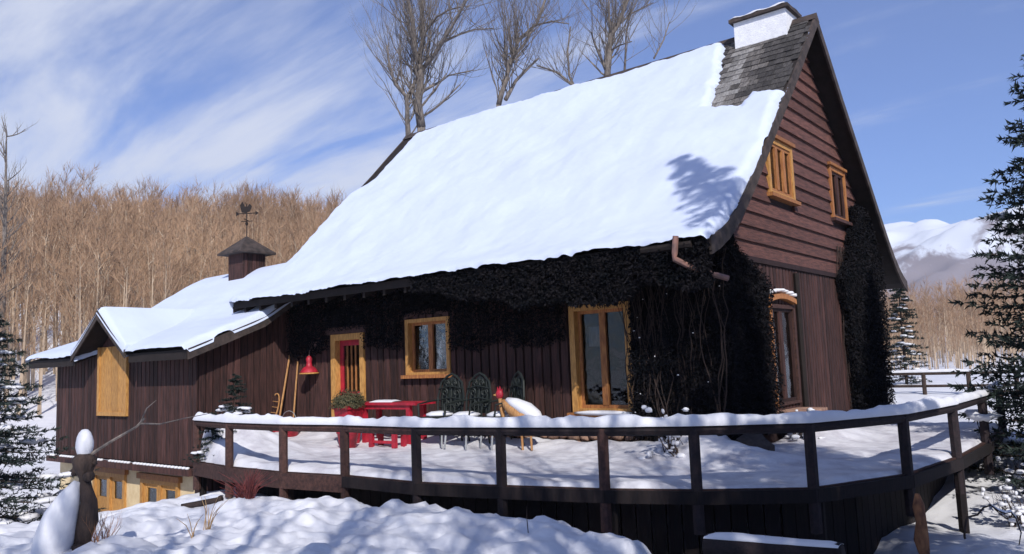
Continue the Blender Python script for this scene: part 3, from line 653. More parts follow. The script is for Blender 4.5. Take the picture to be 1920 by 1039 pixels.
# belt with a row of small snow lumps
pent = ob('pent_ledge', MB().box((XW0-.1, -2.62, -.12), (XW1+.02, -2.432, .02)), 'stain', wing)
b = MB().blob((0, 0, 0), (.055, .05, .035), 6, 4, .2); sl_ = b.mesh('snow_lump', True); sl_.materials.append(M['snow']); rr = random.Random(2)
for i in range(46):
    if rr.random() < .12: continue
    link(bpy.data.objects.new('snow_lump', sl_), pent, (XW0+.1+i*.155, -2.57, .035))
BA = (-16.1, -14.4, -1.9, -.30); BB = (-13.62, -11.9, -1.9, -.34)
bs = backing('basement_wall', wing, 'y', -2.3, XW0, XW1, -2.2, lambda u: -.121, [BA, BB], m='cream')
for op in (BA, BB):
    u0, u1, z0, z1 = op
    w = ob('basement_window', MB().box((u0, -2.36, z0), (u0+.1, -2.2, z1)).box((u1-.1, -2.36, z0), (u1, -2.2, z1)).box((u0+.1, -2.36, z1-.1), (u1-.1, -2.2, z1)).box(((u0+u1)/2-.07, -2.35, z0), ((u0+u1)/2+.07, -2.2, z1-.1)), 'trimy', bs)
    ob('lintel', MB().box((u0-.1, -2.4, z1+.002), (u1+.1, -2.302, z1+.13)), 'trim', w)
    for (a, c) in ((u0+.1, (u0+u1)/2-.07), ((u0+u1)/2+.07, u1-.1)):
        ob('lower_panel', MB().box((a, -2.29, z0), (c, -2.24, z1-.62)), 'trimy', w)
        ob('pane', MB().box((a+.12, -2.27, z1-.62), (c-.12, -2.26, z1-.2)), 'glass', w)
        ob('sash', MB().box((a, -2.30, z1-.62), (a+.12, -2.24, z1-.1)).box((c-.12, -2.30, z1-.62), (c, -2.24, z1-.1)).box((a+.12, -2.30, z1-.2), (c-.12, -2.24, z1-.1)), 'trimy', w)
# cupola
cu = ob('cupola', MB().box((-15.1, .84, 4.4), (-14.38, 1.56, 5.42)), 'stain', wroof)
b = MB(); c0 = Vector((-14.74, 1.2, 5.93)); e = .58
b.add([(c0.x-e, c0.y-e, 5.42), (c0.x+e, c0.y-e, 5.42), (c0.x+e, c0.y+e, 5.42), (c0.x-e, c0.y+e, 5.42), tuple(c0),
       (c0.x-e, c0.y-e, 5.37), (c0.x+e, c0.y-e, 5.37), (c0.x+e, c0.y+e, 5.37), (c0.x-e, c0.y+e, 5.37)], [(0,1,4),(1,2,4),(2,3,4),(3,0,4),(5,8,7,6),(0,5,6,1),(1,6,7,2),(2,7,8,3),(3,8,5,0)])
ob('cupola_roof', b, 'barge', cu)
for a in np.linspace(.84, 1.56, 6)[:-1]: ob('cupola_board', MB().box((-14.378, a+.01, 4.5), (-14.355, a+.134, 5.36)), 'stain', cu)
vn = thing('weather_vane', 'dark weather vane with arrow and cut-out figure on the cupola roof', 'weather vane', (-14.74, 1.2, 5.9), .6); vn.scale = (.75, .75, .88)
ob('rod', MB().tube([(0, 0, 0), (0, 0, 1.1)], .018, 6), 'soffit', vn)
ob('direction_arm', MB().tube([(-.22, 0, .52), (.22, 0, .52)], .015, 5), 'soffit', vn); ob('direction_arm', MB().tube([(0, -.22, .56), (0, .22, .56)], .015, 5), 'soffit', vn)
ob('ball', MB().blob((0, 0, .44), (.06, .06, .06), 8, 6, 0), 'soffit', vn)
ob('arrow', MB().tube([(-.38, 0, .78), (.35, 0, .78)], .018, 5).prism([(-.42, -.01, .70), (-.28, -.01, .78), (-.42, -.01, .86)], (0, .02, 0)).prism([(.35, -.01, .71), (.48, -.01, .78), (.35, -.01, .85)], (0, .02, 0)), 'soffit', vn)
ob('figure', MB().prism([(-.2, -.015, .82), (-.05, -.015, .80), (.12, -.015, .84), (.2, -.015, 1.0), (.13, -.015, 1.1), (.03, -.015, 1.0), (-.08, -.015, 1.02), (-.17, -.015, 1.18), (-.26, -.015, 1.06)], (0, .03, 0)), 'soffit', vn)

# ------------------------------------------------------------------ deck with railing
DZ = .5
PP = [(-8.39, -3.9), (-6.99, -4.12), (-5.45, -4.14), (-4.17, -3.98), (-2.65, -4.0), (-1.4, -3.73), (-.07, -3.4), (.94, -3.01), (2.05, -2.34), (2.71, -.86), (2.93, 1.01), (2.98, 3.1), (2.85, 5.9)]
deck = thing('wooden_deck', 'snow-covered wooden deck with single-rail railing wrapping round the front of the house', 'deck')
inner = [(2.85, 6.2), (.06, 6.2), (.06, -.15), (-10.92, -.15), (-10.92, -2.42)]
ob('deck_floor', MB().prism([(x, y, DZ-.16) for x, y in PP+inner], (0, 0, .14)), 'brown', deck)
def inset(P, d):
    out = []
    for i, p in enumerate(P):
        a = Vector(P[max(i-1, 0)]); b = Vector(P[min(i+1, len(P)-1)]); t = (b-a).normalized(); nrm = Vector((-t.y, t.x)); q = Vector(p)+nrm*d; out.append((q.x, q.y))
    return out
edge = inset(PP, -.03)
rr = random.Random(21)
for i in range(len(PP)-1):
    a, b_ = Vector((*edge[i], 0)), Vector((*edge[i+1], 0)); t = (b_-a).normalized(); nrm = Vector((t.y, -t.x, 0))
    for (z0, z1) in ((.24 if i < 3 else .32, .47),):
        ob('fascia_board', MB().prism([a+Vector((0, 0, z0)), b_+Vector((0, 0, z0)), b_+Vector((0, 0, z1)), a+Vector((0, 0, z1))], nrm*.04), 'brown' if i < 3 else 'dark', deck)  # right-hand runs near-black: shade put into the fascia colour
ins = inset(PP, .75)
tot = 0
for i in range(len(ins)-1):
    a, b_ = Vector((*ins[i], 0)), Vector((*ins[i+1], 0)); L_ = (b_-a).length; n = max(1, int(L_/.19)); t = (b_-a)/n; nrm = Vector((t.y, -t.x, 0)).normalized()
    for k in range(n):
        p = a+t*k; q = a+t*(k+.93)
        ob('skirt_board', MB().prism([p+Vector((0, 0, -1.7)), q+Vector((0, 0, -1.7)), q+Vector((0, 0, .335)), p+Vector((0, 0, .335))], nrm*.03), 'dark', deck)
# posts, leaning and rough
RT = DZ+.69
for i, (x, y) in enumerate(PP):
    lean = rr.uniform(-.01, .01)
    ob('post', MB().tube([(x, y, -.02), (x+lean, y, RT-.0)], .068, 8), 'brown' if i < 4 or i == 6 else 'darkp', deck)  # right-hand posts carry shade as a darker wood colour
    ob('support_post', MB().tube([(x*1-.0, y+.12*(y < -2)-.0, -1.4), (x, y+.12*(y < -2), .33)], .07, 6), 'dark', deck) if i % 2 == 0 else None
RL = [(x, y, RT-.03) for x, y in PP]
for i in range(len(RL)-1): ob('handrail', MB().tube([RL[i], RL[i+1]], .062, 8), 'brown' if i < 4 else 'darkp', deck)  # right-hand rail likewise darkened in colour to read as shaded
# snow along the rail
def ribbon(pts, w, h, seed, sub=.08, fade=None):
    P = [Vector(p) for p in pts]; out = []; ds = 0
    for i in range(len(P)-1):
        L_ = (P[i+1]-P[i]).length; n = max(2, int(L_/sub))
        for k in range(n): out.append((P[i].lerp(P[i+1], k/n), ds+L_*k/n))
        ds += L_
    out.append((P[-1], ds)); rows = []
    for i, (p, s) in enumerate(out):
        t = (out[min(i+1, len(out)-1)][0]-out[max(i-1, 0)][0]); t.z = 0; t.normalize(); nr = Vector((t.y, -t.x, 0))
        e = min(1, (min(s, ds-s)+.02)/.12)**.5
        hh = h*(1+.42*float(fbm(s*2.3, seed, seed))+.25*float(fbm(s*9, seed, seed+3, 2)))*e*(fade(s/ds) if fade else 1); ww_ = w*(1+.15*float(fbm(s*1.7, seed+4, seed+5)))
        rows.append([p+nr*(ww_*math.cos(a))+Vector((0, 0, hh*max(math.sin(a), -.12)**1.0 if math.sin(a) > 0 else hh*.12*math.sin(a))) for a in np.linspace(-.25, PI+.25, 11)])
    return MB().grid([[tuple(v) for v in r] for r in rows])
ob('rail_snow', ribbon([(x, y, z+.055) for x, y, z in RL[:11]], .08, .125, 5), 'snow', kind='stuff', smooth=True, label='long ridge of snow lying along the deck handrail')
ob('rail_snow', ribbon([(2.93, 1.05, RT+.03), (2.98, 3.1, RT+.03), (2.85, 5.9, RT+.06)], .08, .09, 8), 'snow', kind='stuff', smooth=True, label='snow on the far right end of the handrail')
# snow on deck
def deck_snow_mesh():
    xs = np.arange(-10.97, 3.0, .06); ys = np.arange(-4.2, 6.1, .06); X, Y = np.meshgrid(xs, ys, indexing='ij')
    D = np.full(X.shape, 1e9); poly = inset(PP, .0)+inner
    D = -poly_dist(X, Y, poly)-.05
    z = .545+.045*fbm(X*1.3, Y*1.3, 5)+.028*fbm(X*4.5, Y*4.5, 8, 3)
    z = z+.14*np.exp(-((Y+.35)/.45)**2)*(X < .2)*(1+.5*fbm(X*2, Y*2, 12))
    z = z+.62*np.exp(-(((X+8.35)/.95)**2+((Y+3.1)/.75)**2)*.9)*(1+.25*fbm(X*2, Y*2, 15))+.35*np.exp(-(((X+9.6)/1.0)**2+((Y+2.6)/.9)**2))
    z = z+.30*np.exp(-(((X-.0)/1.0)**2+((Y+.9)/.5)**2))*(1+.4*fbm(X*3, Y*3, 18))
    z = z+.22*np.exp(-(((X-.75)/.45)**2+((Y-2.6)/1.0)**2))
    # trodden path in front of the door
    z = np.maximum(z-.045*np.exp(-((Y+2.6)/.5)**2), .50)
    e = np.clip(D/.12, 0, 1); z = .485+(z-.485)*np.sqrt(np.clip(1-(1-e)**2, 0, 1))+np.minimum(D, 0)*1.6
    idx = np.arange(X.size).reshape(X.shape); Fq = np.stack([idx[:-1, :-1], idx[1:, :-1], idx[1:, 1:], idx[:-1, 1:]], -1).reshape(-1, 4)
    keep = (D.ravel()[Fq] > 0).any(1); Fq = Fq[keep]; used = np.unique(Fq); mp = -np.ones(X.size, int); mp[used] = np.arange(len(used))
    me = arr_mesh('deck_snow', np.stack([X, Y, z], -1).reshape(-1, 3)[used], mp[Fq], 4); me.polygons.foreach_set('use_smooth', [True]*len(me.polygons)); return me
ob('deck_snow', deck_snow_mesh(), 'deck_snow', kind='stuff', label='uneven trodden snow lying on the deck floor')

# ------------------------------------------------------------------ vegetation
def spruce(name, H, Rad, seed, label, loc, snow=.3, dens=1.0, low=.06, group=None, bend=.25, parts=True, twl=.34):
    rng = np.random.default_rng(seed); rr = random.Random(seed)
    root = thing(name, label, 'tree', loc, 0, group)
    ob('trunk', MB().tube([(0, 0, -.3), (0, 0, H*.5), (.02, 0, H)], [.028*H*.55, .016*H*.55, .008], 8), 'bark2', root)
    TV = []; stems = MB(); sn = MB(); z = H*low
    while z < H*.985:
        f = 1-z/H; r = Rad*(f**.85)*1.0+.05; n = max(4, int(7+2*f*dens))
        a0 = rr.uniform(0, 6.28)
        for k in range(n):
            a = a0+2*PI*k/n+rr.uniform(-.25, .25); L_ = r*rr.uniform(.72, 1.12); zz = z+rr.uniform(-.1, .1)
            dirv = np.array([math.cos(a), math.sin(a), 0]); side = np.array([-math.sin(a), math.cos(a), 0])
            m = max(4, int(L_/.16)); pts = []
            for i in range(m+1):
                t = i/m; pts.append(dirv*L_*t+np.array([0, 0, zz-bend*L_*(t**1.3)+.16*L_*t**3+(.35*f-.1)*0]))
            if L_ > .35: stems.tube([tuple(p) for p in pts], [max(.004, .016*L_*(1-i/m)+.003) for i in range(m+1)], 3, False)
            for i in range(1, m+1):
                t = i/m; p = pts[i]
                tl = twl*(1-t*.55)*min(1, L_)*rr.uniform(.7, 1.2)
                for sgn in (-1, 1, 0):
                    if sgn == 0 and i < m: 
                        dv = dirv*.6+np.array([0, 0, .35])+side*rr.uniform(-.4, .4)
                        ln = tl*.5
                    elif sgn == 0: dv = dirv+np.array([0, 0, .05]); ln = tl*.9
                    else: dv = dirv*.75+side*sgn*rr.uniform(.7, 1.1)+np.array([0, 0, rr.uniform(-.25, .05)]); ln = tl
                    dv = dv/np.linalg.norm(dv); TV.append((p, dv, ln))
            if rr.random() < snow and L_ > .3:
                for q in range(1+int(snow*3)):
                    t = rr.uniform(.4, .95); i = int(t*m); p = pts[i]; s = .05+.10*L_*rr.uniform(.3, 1)
                    sn.blob((p[0], p[1], p[2]+.03), (s*rr.uniform(.8, 1.5), s*rr.uniform(.8, 1.5), s*.38), 7, 4, .25, rr)
        z += (.14+.12*f)*(H/7)**.4/dens
    Pp = np.array([t[0] for t in TV]); Dd = np.array([t[1] for t in TV]); Ll = np.array([t[2] for t in TV])
    K = 9; n = len(TV); u_ = rng.random((n, K)); base = Pp[:, None]+Dd[:, None]*(u_*Ll[:, None])[..., None]
    rnd = rng.normal(size=(n, K, 3)); rnd /= np.linalg.norm(rnd, axis=2, keepdims=True)
    nd_ = Dd[:, None]*.75+rnd*.75; nd_ /= np.linalg.norm(nd_, axis=2, keepdims=True)
    wd = np.cross(nd_, rng.normal(size=(n, K, 3))); wd /= np.linalg.norm(wd, axis=2, keepdims=True)
    ln = (.055+.05*rng.random((n, K, 1)))*min(1.25, H/6+.3); hw = .013*min(1.4, H/6+.3)
    tri = np.stack([base-wd*hw, base+wd*hw, base+nd_*ln], 2).reshape(-1, 3)
    me = arr_mesh('crown', tri, np.arange(len(tri)).reshape(-1, 3), 3); ob('crown', me, 'needle', root)
    if stems.v: ob('branches', stems, 'bark2', root)
    if sn.v: ob('branch_snow', sn, 'snow', root, smooth=True, kind='stuff')
    return root

def grow(mb, p, d, L_, r, depth, rr, up=.12, k=4):
    n = 4; pts = [p]; cur = p.copy(); dd = d.normalized()
    for i in range(n):
        dd = (dd+Vector((rr.uniform(-1, 1), rr.uniform(-1, 1), rr.uniform(-.6, .8)))*.17+Vector((0, 0, up))).normalized(); cur = cur+dd*(L_/n); pts.append(cur.copy())
    mb.tube(pts, [r*(1-.55*i/n) for i in range(n+1)], k if depth > 1 else 3, False)
    if depth <= 0: return
    for i in range(1, n+1):
        for _ in range(1 if i < n else 2):
            if rr.random() < .85:
                ax = Vector((rr.uniform(-1, 1), rr.uniform(-1, 1), rr.uniform(-.3, .9))); base = (pts[i]-pts[i-1]).normalized()
                nd2 = (base+ax*.75).normalized(); grow(mb, pts[i], nd2, L_*rr.uniform(.45, .68), r*(1-.55*i/n)*.62, depth-1, rr, up, 4)
def limb_tree(limbs, base, label, seed, depth=2, tw=1.0, m='bark'):
    rr = random.Random(seed); root = thing('bare_tree', label, 'tree', base, 0, 'bare trees behind the roof ridge'); b0 = Vector(base)
    t = MB(); tw_ = MB()
    for li, (pts, r0, r1) in enumerate(limbs):
        P = [Vector(p)-b0 for p in pts]; n = len(P)
        if li == 0: t.tube([Vector((P[0].x*.4, P[0].y*.4, -.3)), P[0]*.5, P[0]], [r0*1.7, r0*1.35, r0], 8)
        elif pts[0][2] < limbs[0][0][0][2]+.2 and seed != 4: t.tube([Vector((0, 0, P[0].z*.55)), P[0]], [r0*1.3, r0], 7)
        Q = [];    # resample with slight wobble
        for i in range(n-1):
            for s in (0, .5): Q.append(P[i].lerp(P[i+1], s)+Vector((rr.uniform(-1, 1), rr.uniform(-1, 1), 0))*r0*.25*(s > 0))
        Q.append(P[-1]); m_ = len(Q); rad = [1.12*(r0+(r1-r0)*i/(m_-1)) for i in range(m_)]
        t.tube(Q, rad, 7)
        for i in range(1, m_):
            for _ in range(3):
                d = Vector((rr.uniform(-1, 1), rr.uniform(-1, 1), rr.uniform(-.1, 1.1)))+(Q[i]-Q[i-1]).normalized()*.5
                grow(tw_, Q[i].lerp(Q[i-1], rr.random()), d, rr.uniform(.8, 2.3)*tw, max(.012, rad[i]*.32), depth, rr)
    ob('trunk', t, m, root, smooth=True); ob('crown', tw_, m, root); return root
TL = {
1: [([(-17.61, 11.24, 11.9), (-17.63, 11.08, 12.89), (-17.44, 11.09, 13.97), (-17.45, 11.02, 14.46)], 0.17, 0.12),
([(-17.45, 11.02, 14.46), (-17.31, 10.66, 15.07), (-17.06, 10.35, 15.86), (-16.91, 9.97, 16.77), (-16.72, 9.66, 17.27), (-16.7, 9.5, 18.6)], 0.1, 0.04),
([(-17.43, 11.0, 14.68), (-17.48, 11.34, 15.69), (-17.66, 11.55, 16.81), (-17.86, 11.71, 18.17)], 0.1, 0.04),
([(-17.32, 11.13, 14.32), (-16.47, 11.1, 14.8), (-15.75, 10.97, 15.28), (-14.97, 10.87, 15.87), (-14.27, 10.72, 16.38)], 0.09, 0.035),
([(-16.49, 11.65, 15.43), (-16.33, 12.35, 15.88), (-16.17, 13.07, 16.27), (-15.8, 13.98, 16.51)], 0.05, 0.02),
([(-17.07, 11.12, 15.88), (-16.33, 11.02, 16.22), (-15.61, 10.95, 16.26), (-14.72, 11.03, 16.18)], 0.05, 0.02),
([(-17.41, 11.19, 13.39), (-17.28, 12.0, 13.93), (-17.31, 12.67, 14.43), (-16.85, 13.76, 14.84)], 0.06, 0.02),
([(-18.09, 10.95, 11.28), (-17.89, 10.72, 12.14), (-17.69, 10.5, 13.06), (-17.85, 10.05, 13.51), (-17.83, 9.68, 14.48), (-17.68, 9.47, 14.96)], 0.11, 0.03),
([(-17.99, 10.78, 13.0), (-17.92, 11.14, 13.64), (-17.93, 11.42, 14.3)], 0.07, 0.05),
([(-17.52, 10.86, 15.12), (-17.92, 10.86, 15.66)], 0.04, 0.03),
([(-18.28, 10.45, 13.72), (-18.17, 10.7, 14.41), (-18.31, 10.73, 15.26)], 0.04, 0.02)],
2: [([(-16.25, 14.71, 13.35), (-15.91, 14.84, 14.32), (-15.73, 14.88, 15.06), (-15.85, 14.72, 15.54)], 0.11, 0.07),
([(-15.99, 14.89, 13.57), (-15.8, 15.42, 14.51), (-15.15, 16.3, 15.62)], 0.09, 0.04),
([(-15.73, 14.88, 15.06), (-15.69, 15.12, 15.43), (-15.55, 15.37, 16.28), (-14.94, 16.01, 17.09), (-14.65, 16.34, 18.24), (-14.54, 16.57, 19.04)], 0.1, 0.04),
([(-14.66, 15.5, 16.77), (-13.84, 15.65, 16.76), (-13.06, 15.8, 16.45)], 0.04, 0.02),
([(-15.57, 14.97, 15.36), (-14.89, 15.05, 15.92), (-14.49, 14.94, 16.25)], 0.06, 0.04),
([(-15.6, 14.91, 15.59), (-15.77, 15.05, 16.42), (-15.84, 15.26, 17.25)], 0.04, 0.02)],
3: [([(-12.93, 18.47, 14.62), (-12.75, 18.47, 15.65), (-12.6, 18.46, 16.65), (-12.31, 18.63, 17.05), (-11.84, 18.85, 18.19), (-11.64, 18.93, 18.78)], 0.14, 0.05),
([(-12.9, 18.45, 14.98), (-13.13, 18.59, 15.38), (-13.5, 18.54, 16.46), (-13.73, 18.64, 17.15)], 0.07, 0.03),
([(-12.6, 18.46, 16.65), (-12.43, 18.11, 17.37), (-12.2, 17.79, 18.19)], 0.07, 0.03),
([(-12.27, 18.95, 14.95), (-12.25, 19.24, 16.79), (-12.13, 19.66, 18.15)], 0.05, 0.02),
([(-11.18, 19.75, 15.5), (-10.83, 20.16, 16.43), (-10.65, 20.45, 17.27)], 0.04, 0.02),
([(-12.67, 18.5, 15.93), (-12.13, 18.41, 16.0), (-11.5, 18.4, 15.99)], 0.04, 0.02),
([(-12.31, 18.63, 17.05), (-11.94, 19.35, 17.75), (-11.31, 20.28, 18.38)], 0.05, 0.02)],
4: [([(-15.13, 19.24, 14.99), (-15.75, 18.63, 15.76), (-16.49, 17.99, 16.13)], 0.07, 0.03),
([(-15.21, 19.15, 15.12), (-15.49, 19.24, 15.69), (-15.6, 19.36, 16.96), (-15.52, 19.63, 18.3)], 0.06, 0.03)]}
limb_tree(TL[1], (-17.7, 11.0, gz(-17.7, 11)), 'large bare tree with several stems, leftmost behind the ridge', 1, tw=1.25)
limb_tree(TL[2], (-16.1, 14.8, gz(-16.1, 14.8)), 'bare tree with a leaning fork, behind the middle of the ridge', 2, tw=1.25)
limb_tree(TL[3], (-12.8, 18.5, gz(-12.8, 18.5)), 'bare twiggy tree with upright stem, rightmost behind the ridge', 3, tw=1.25)
limb_tree(TL[4], (-15.2, 19.2, gz(-15.2, 19.2)), 'thin bare tree between the forked and the rightmost tree', 4)
# bare tree on the left picture edge
rr = random.Random(44)
bt = thing('bare_tree', 'thin bare tree standing alone at the far left in front of the wooded hill', 'tree', (-44.6, 4.9, gz(-44.6, 4.9)))
hb = 16.2-gz(-44.6, 4.9); t = MB().tube([(0, 0, -.3), (.05, .1, hb*.4), (-.05, .1, hb*.75), (.1, 0, hb)], [.2, .15, .09, .03], 6); tw_ = MB()
for i in range(34):
    z = hb*rr.uniform(.35, 1); grow(tw_, Vector((0, .05, z)), Vector((rr.uniform(-1, 1), rr.uniform(-1, 1), rr.uniform(.2, 1))), rr.uniform(.9, 2.0)*(1.2-z/hb*.6), .04, 2, rr)
ob('trunk', t, 'bark', bt); ob('crown', tw_, 'bark', bt)

# wooded hill: base tree shapes, the nearest as individuals, the mass as stuff
def wood_arrays(seed, h):
    rng = np.random.default_rng(seed); tv = []; wv = []
    def blade(a, b, w, L):
        a = np.array(a, float); b = np.array(b, float); d = b-a; s = np.cross(d, rng.normal(size=3)); s /= np.linalg.norm(s)+1e-9
        L.append(a-s*w); L.append(a+s*w); L.append(b)
    # trunk as 3-sided spike
    lean = rng.normal(size=2)*.03*h; top = np.array([lean[0], lean[1], h])
    for k in range(3):
        a0 = 2*PI*k/3; a1 = 2*PI*(k+1)/3; r = .012*h+.03
        tv += [np.array([r*math.cos(a0), r*math.sin(a0), -.5]), np.array([r*math.cos(a1), r*math.sin(a1), -.5]), top*.9]
    for k in range(17):
        t = rng.uniform(.28, .92); p = top*t; a = rng.uniform(0, 2*PI); el = rng.uniform(.8, 1.38); L_ = h*rng.uniform(.14, .32)*(1.1-t*.5)
        d = np.array([math.cos(a)*math.cos(el), math.sin(a)*math.cos(el), math.sin(el)]); q = p+d*L_; blade(p, q, .022, tv)
        for j in range(12):
            s = p+(q-p)*rng.uniform(.2, 1); dd = d+rng.normal(size=3)*.45; dd[2] = abs(dd[2])+.25; dd /= np.linalg.norm(dd); blade(s, s+dd*h*rng.uniform(.05, .13), .017, wv)
    return np.array(tv), np.array(wv)
protos = [wood_arrays(200+i, 1.0*10) for i in range(8)]
rng = np.random.default_rng(17)
def in_view(x, y, margin=.08):
    dx, dy = x-CAM.x, y-CAM.y; fw_ = dx*F.x+dy*F.y; rt = dx*R.x+dy*R.y; return (fw_ > 5) & (np.abs(rt) < fw_*(.645+margin)*1.03)
N1 = 10500
s_ = rng.uniform(12, 118, N1); al = rng.uniform(-60, 130, N1)
hx = -25-s_*.87+al*.5; hy = 8+s_*.5+al*.87
ok = in_view(hx, hy) & ((hx-CAM.x)/np.maximum(hy-CAM.y, .5) < -.5); hx = hx[ok]; hy = hy[ok]; s_ = s_[ok]
# dense wood beyond the meadow to the right of the house
N2 = 2600; rx = rng.uniform(-75, 6, N2); ry = rng.uniform(42, 175, N2); ok = in_view(rx, ry) & ((rx-CAM.x)/(ry-CAM.y) > -.36)
X_ = np.concatenate([hx, rx[ok]]); Y_ = np.concatenate([hy, ry[ok]]); Z_ = ground_z(X_, Y_, False)
dist = np.hypot(X_-CAM.x, Y_-CAM.y); order = np.argsort(dist); X_, Y_, Z_, dist = X_[order], Y_[order], Z_[order], dist[order]
sc = rng.uniform(.6, 1.1, len(X_))*(1+.35*np.clip(fbm(X_/14, Y_/14, 88), -1, 1)); sc = sc*np.where((X_-CAM.x)/np.maximum(Y_-CAM.y, .5) > -.4, np.clip(dist/150, .33, 1), 1); rot = rng.uniform(0, 2*PI, len(X_)); pk = rng.integers(0, 8, len(X_))
NI = 60
pm = []
for tv, wv in protos:
    a = arr_mesh('trunk', tv, np.arange(len(tv)).reshape(-1, 3), 3); a.materials.append(M['ftrunk']); b = arr_mesh('crown', wv, np.arange(len(wv)).reshape(-1, 3), 3); b.materials.append(M['twig']); pm.append((a, b))
for i in range(NI):
    r = thing('forest_tree', 'slender bare tree at the near edge of the brown wood on the hillside', 'tree', (X_[i], Y_[i], Z_[i]), rot[i], 'bare trees along the near edge of the wood'); r.scale = (sc[i],)*3
    link(bpy.data.objects.new('trunk', pm[pk[i]][0]), r); link(bpy.data.objects.new('crown', pm[pk[i]][1]), r)
def bake(which):
    out = []
    for k in range(8):
        sel = np.where(pk[NI:] == k)[0]+NI; base = protos[k][which]; 
        if which == 1: pass
        c, s = np.cos(rot[sel]), np.sin(rot[sel]); q = sc[sel]
        x = (base[None, :, 0]*c[:, None]-base[None, :, 1]*s[:, None])*q[:, None]+X_[sel][:, None]
        y = (base[None, :, 0]*s[:, None]+base[None, :, 1]*c[:, None])*q[:, None]+Y_[sel][:, None]
        z = base[None, :, 2]*q[:, None]+Z_[sel][:, None]; out.append(np.stack([x, y, z], -1).reshape(-1, 3))
    V = np.concatenate(out); return arr_mesh('wood', V, np.arange(len(V)).reshape(-1, 3), 3)
wd = thing('hillside_wood', 'dense mass of bare brown trees covering the hillside', 'wood'); wd['kind'] = 'stuff'
o = ob('trunks', bake(0), 'ftrunk', wd); o['kind'] = 'stuff'; o = ob('crowns', bake(1), 'twig', wd); o['kind'] = 'stuff'

# spruces
spruce('spruce_tree', 5.0, 2.2, 31, 'snow-laden dark spruce in front of the low wing, at the left picture edge', (-13.3, -5.75, gz(-13.3, -5.75)-.1), snow=.6, dens=.8, low=.03, bend=.2, twl=.42)
spruce('spruce_tree', 8.9, 2.6, 32, 'tall dark spruce beside the deck at the right picture edge', (4.75, 4.1, gz(4.75, 4.1)-.2), snow=.12, dens=1.4, low=.05, bend=.16, twl=.46)
spruce('spruce_tree', 3.6, .8, 33, 'small narrow spruce just beyond the right corner of the house', (-1.15, 16.6, gz(-1.15, 16.6)), snow=.5, dens=.8)
spruce('spruce_tree', 14.5, 2.1, 34, 'tall spruce beside the camera that shades the house corner', (6.9, -5.9, gz(6.9, -5.9)), snow=.1, dens=.55, low=.2, bend=.15, twl=.5)
spruce('spruce_tree', 13.2, 3.0, 35, 'broad spruce right of the camera shading the deck end', (9.6, -7.6, gz(9.6, -7.6)), snow=.1, dens=.95, low=.16, twl=.5)
spruce('spruce_tree', 6.6, 2.1, 36, 'medium spruce beyond the right picture edge, shading the deck end', (7.2, -3.8, gz(7.2, -3.8)), snow=.1, dens=.8, low=.08, twl=.5)
spruce('spruce_tree', 6.8, 1.5, 37, 'narrow spruce close to the camera on the right', (6.4, -6.9, gz(6.4, -6.9)), snow=.1, dens=.8, low=.1, twl=.45)
# big bare tree beside the camera whose branches shade the deck
rr = random.Random(61); bt = thing('bare_tree', 'large bare tree to the right of the camera casting branch shadows on the deck', 'tree', (8.4, -10.6, gz(8.4, -10.6)))
t = MB().tube([(0, 0, -.3), (0, .1, 3.5), (.1, 0, 7)], [.3, .24, .19], 10); tw_ = MB()
for i in range(20):
    a = i*2.4; z = rr.uniform(4.5, 7); grow(tw_, Vector((0, 0, z)), Vector((math.cos(a), math.sin(a), rr.uniform(.5, 1.4))), rr.uniform(3.2, 4.6), .12, 3, rr)
ob('trunk', t, 'bark', bt, smooth=True); ob('crown', tw_, 'bark', bt)

bt2 = thing('bare_tree', 'leaning bare tree behind the camera casting soft shade on the snow bank', 'tree', (6.6, -14.6, gz(6.6, -14.6)))
for c in bt.children:
    o = c.copy(); link(o, bt2)
bt2.rotation_euler = (0, 0, 2.1)
# climbing vine on the house
def vine_leaves(regions, seed):
    rng = np.random.default_rng(seed); P = []; Nn = []
    for (n, fn) in regions:
        a = rng.random((n, 3)); P.append(fn(a, rng))
    P = np.concatenate(P); n = len(P); d = rng.normal(size=(n, 3)); d[:, 2] -= .6; d /= np.linalg.norm(d, axis=1, keepdims=True)
    w = np.cross(d, rng.normal(size=(n, 3))); w /= np.linalg.norm(w, axis=1, keepdims=True); ln = .03+.06*rng.random((n, 1)); hw = .006+.014*rng.random((n, 1))
    q = np.stack([P, P+d*ln*.5+w*hw, P+d*ln, P+d*ln*.5-w*hw], 1).reshape(-1, 3)
    return arr_mesh('foliage', q, np.arange(len(q)).reshape(-1, 4), 4)
def fringe(a, rng):    # hanging under the front eave
    x = -5.6+6.0*a[:, 0]**.85; k = .5+.5*np.clip(fbm(x*1.6, x*0, 3)+.5, 0, 1.3)
    drop = a[:, 1]**1.5*(.30+.5*k)*(.35+.65*sstep(-5.6, -2.5, x)); y = -1.22+.25*a[:, 2]
    return np.stack([x, y, 3.66-drop+.07*fbm(x*3, x*0, 9)], -1)
def corner_front(a, rng):
    x = -1.42+1.5*a[:, 0]; z = .75+3.2*a[:, 1]; return np.stack([x, -.06-.42*a[:, 2]*(.4+.6*np.clip(fbm(x*1.5, z*1.5, 6)+.6, 0, 1)), z], -1)
def corner_side(a, rng):
    z = .75+3.2*a[:, 1]; lim = 1.45+.35*fbm(z*1.3, z*0, 14)-.9*sstep(3.2, 3.9, z); y = -.3+(lim+.3)*a[:, 0]; return np.stack([.05+.30*a[:, 2]**1.5*(1-.6*sstep(3, 3.9, z)), y, np.minimum(z, 4.05+y*.7)], -1)
def side_right(a, rng):
    z = .7+4.6*a[:, 1]**.9; lo = 6.0+.5*fbm(z*1.1, z*0, 17)+1.0*sstep(3.4, 4.8, z); y = lo+(9.15-lo)*a[:, 0]**1.2; y = np.minimum(y, 9.4-(z-3.6)/1.15); return np.stack([.05+.22*a[:, 2], y, z], -1)
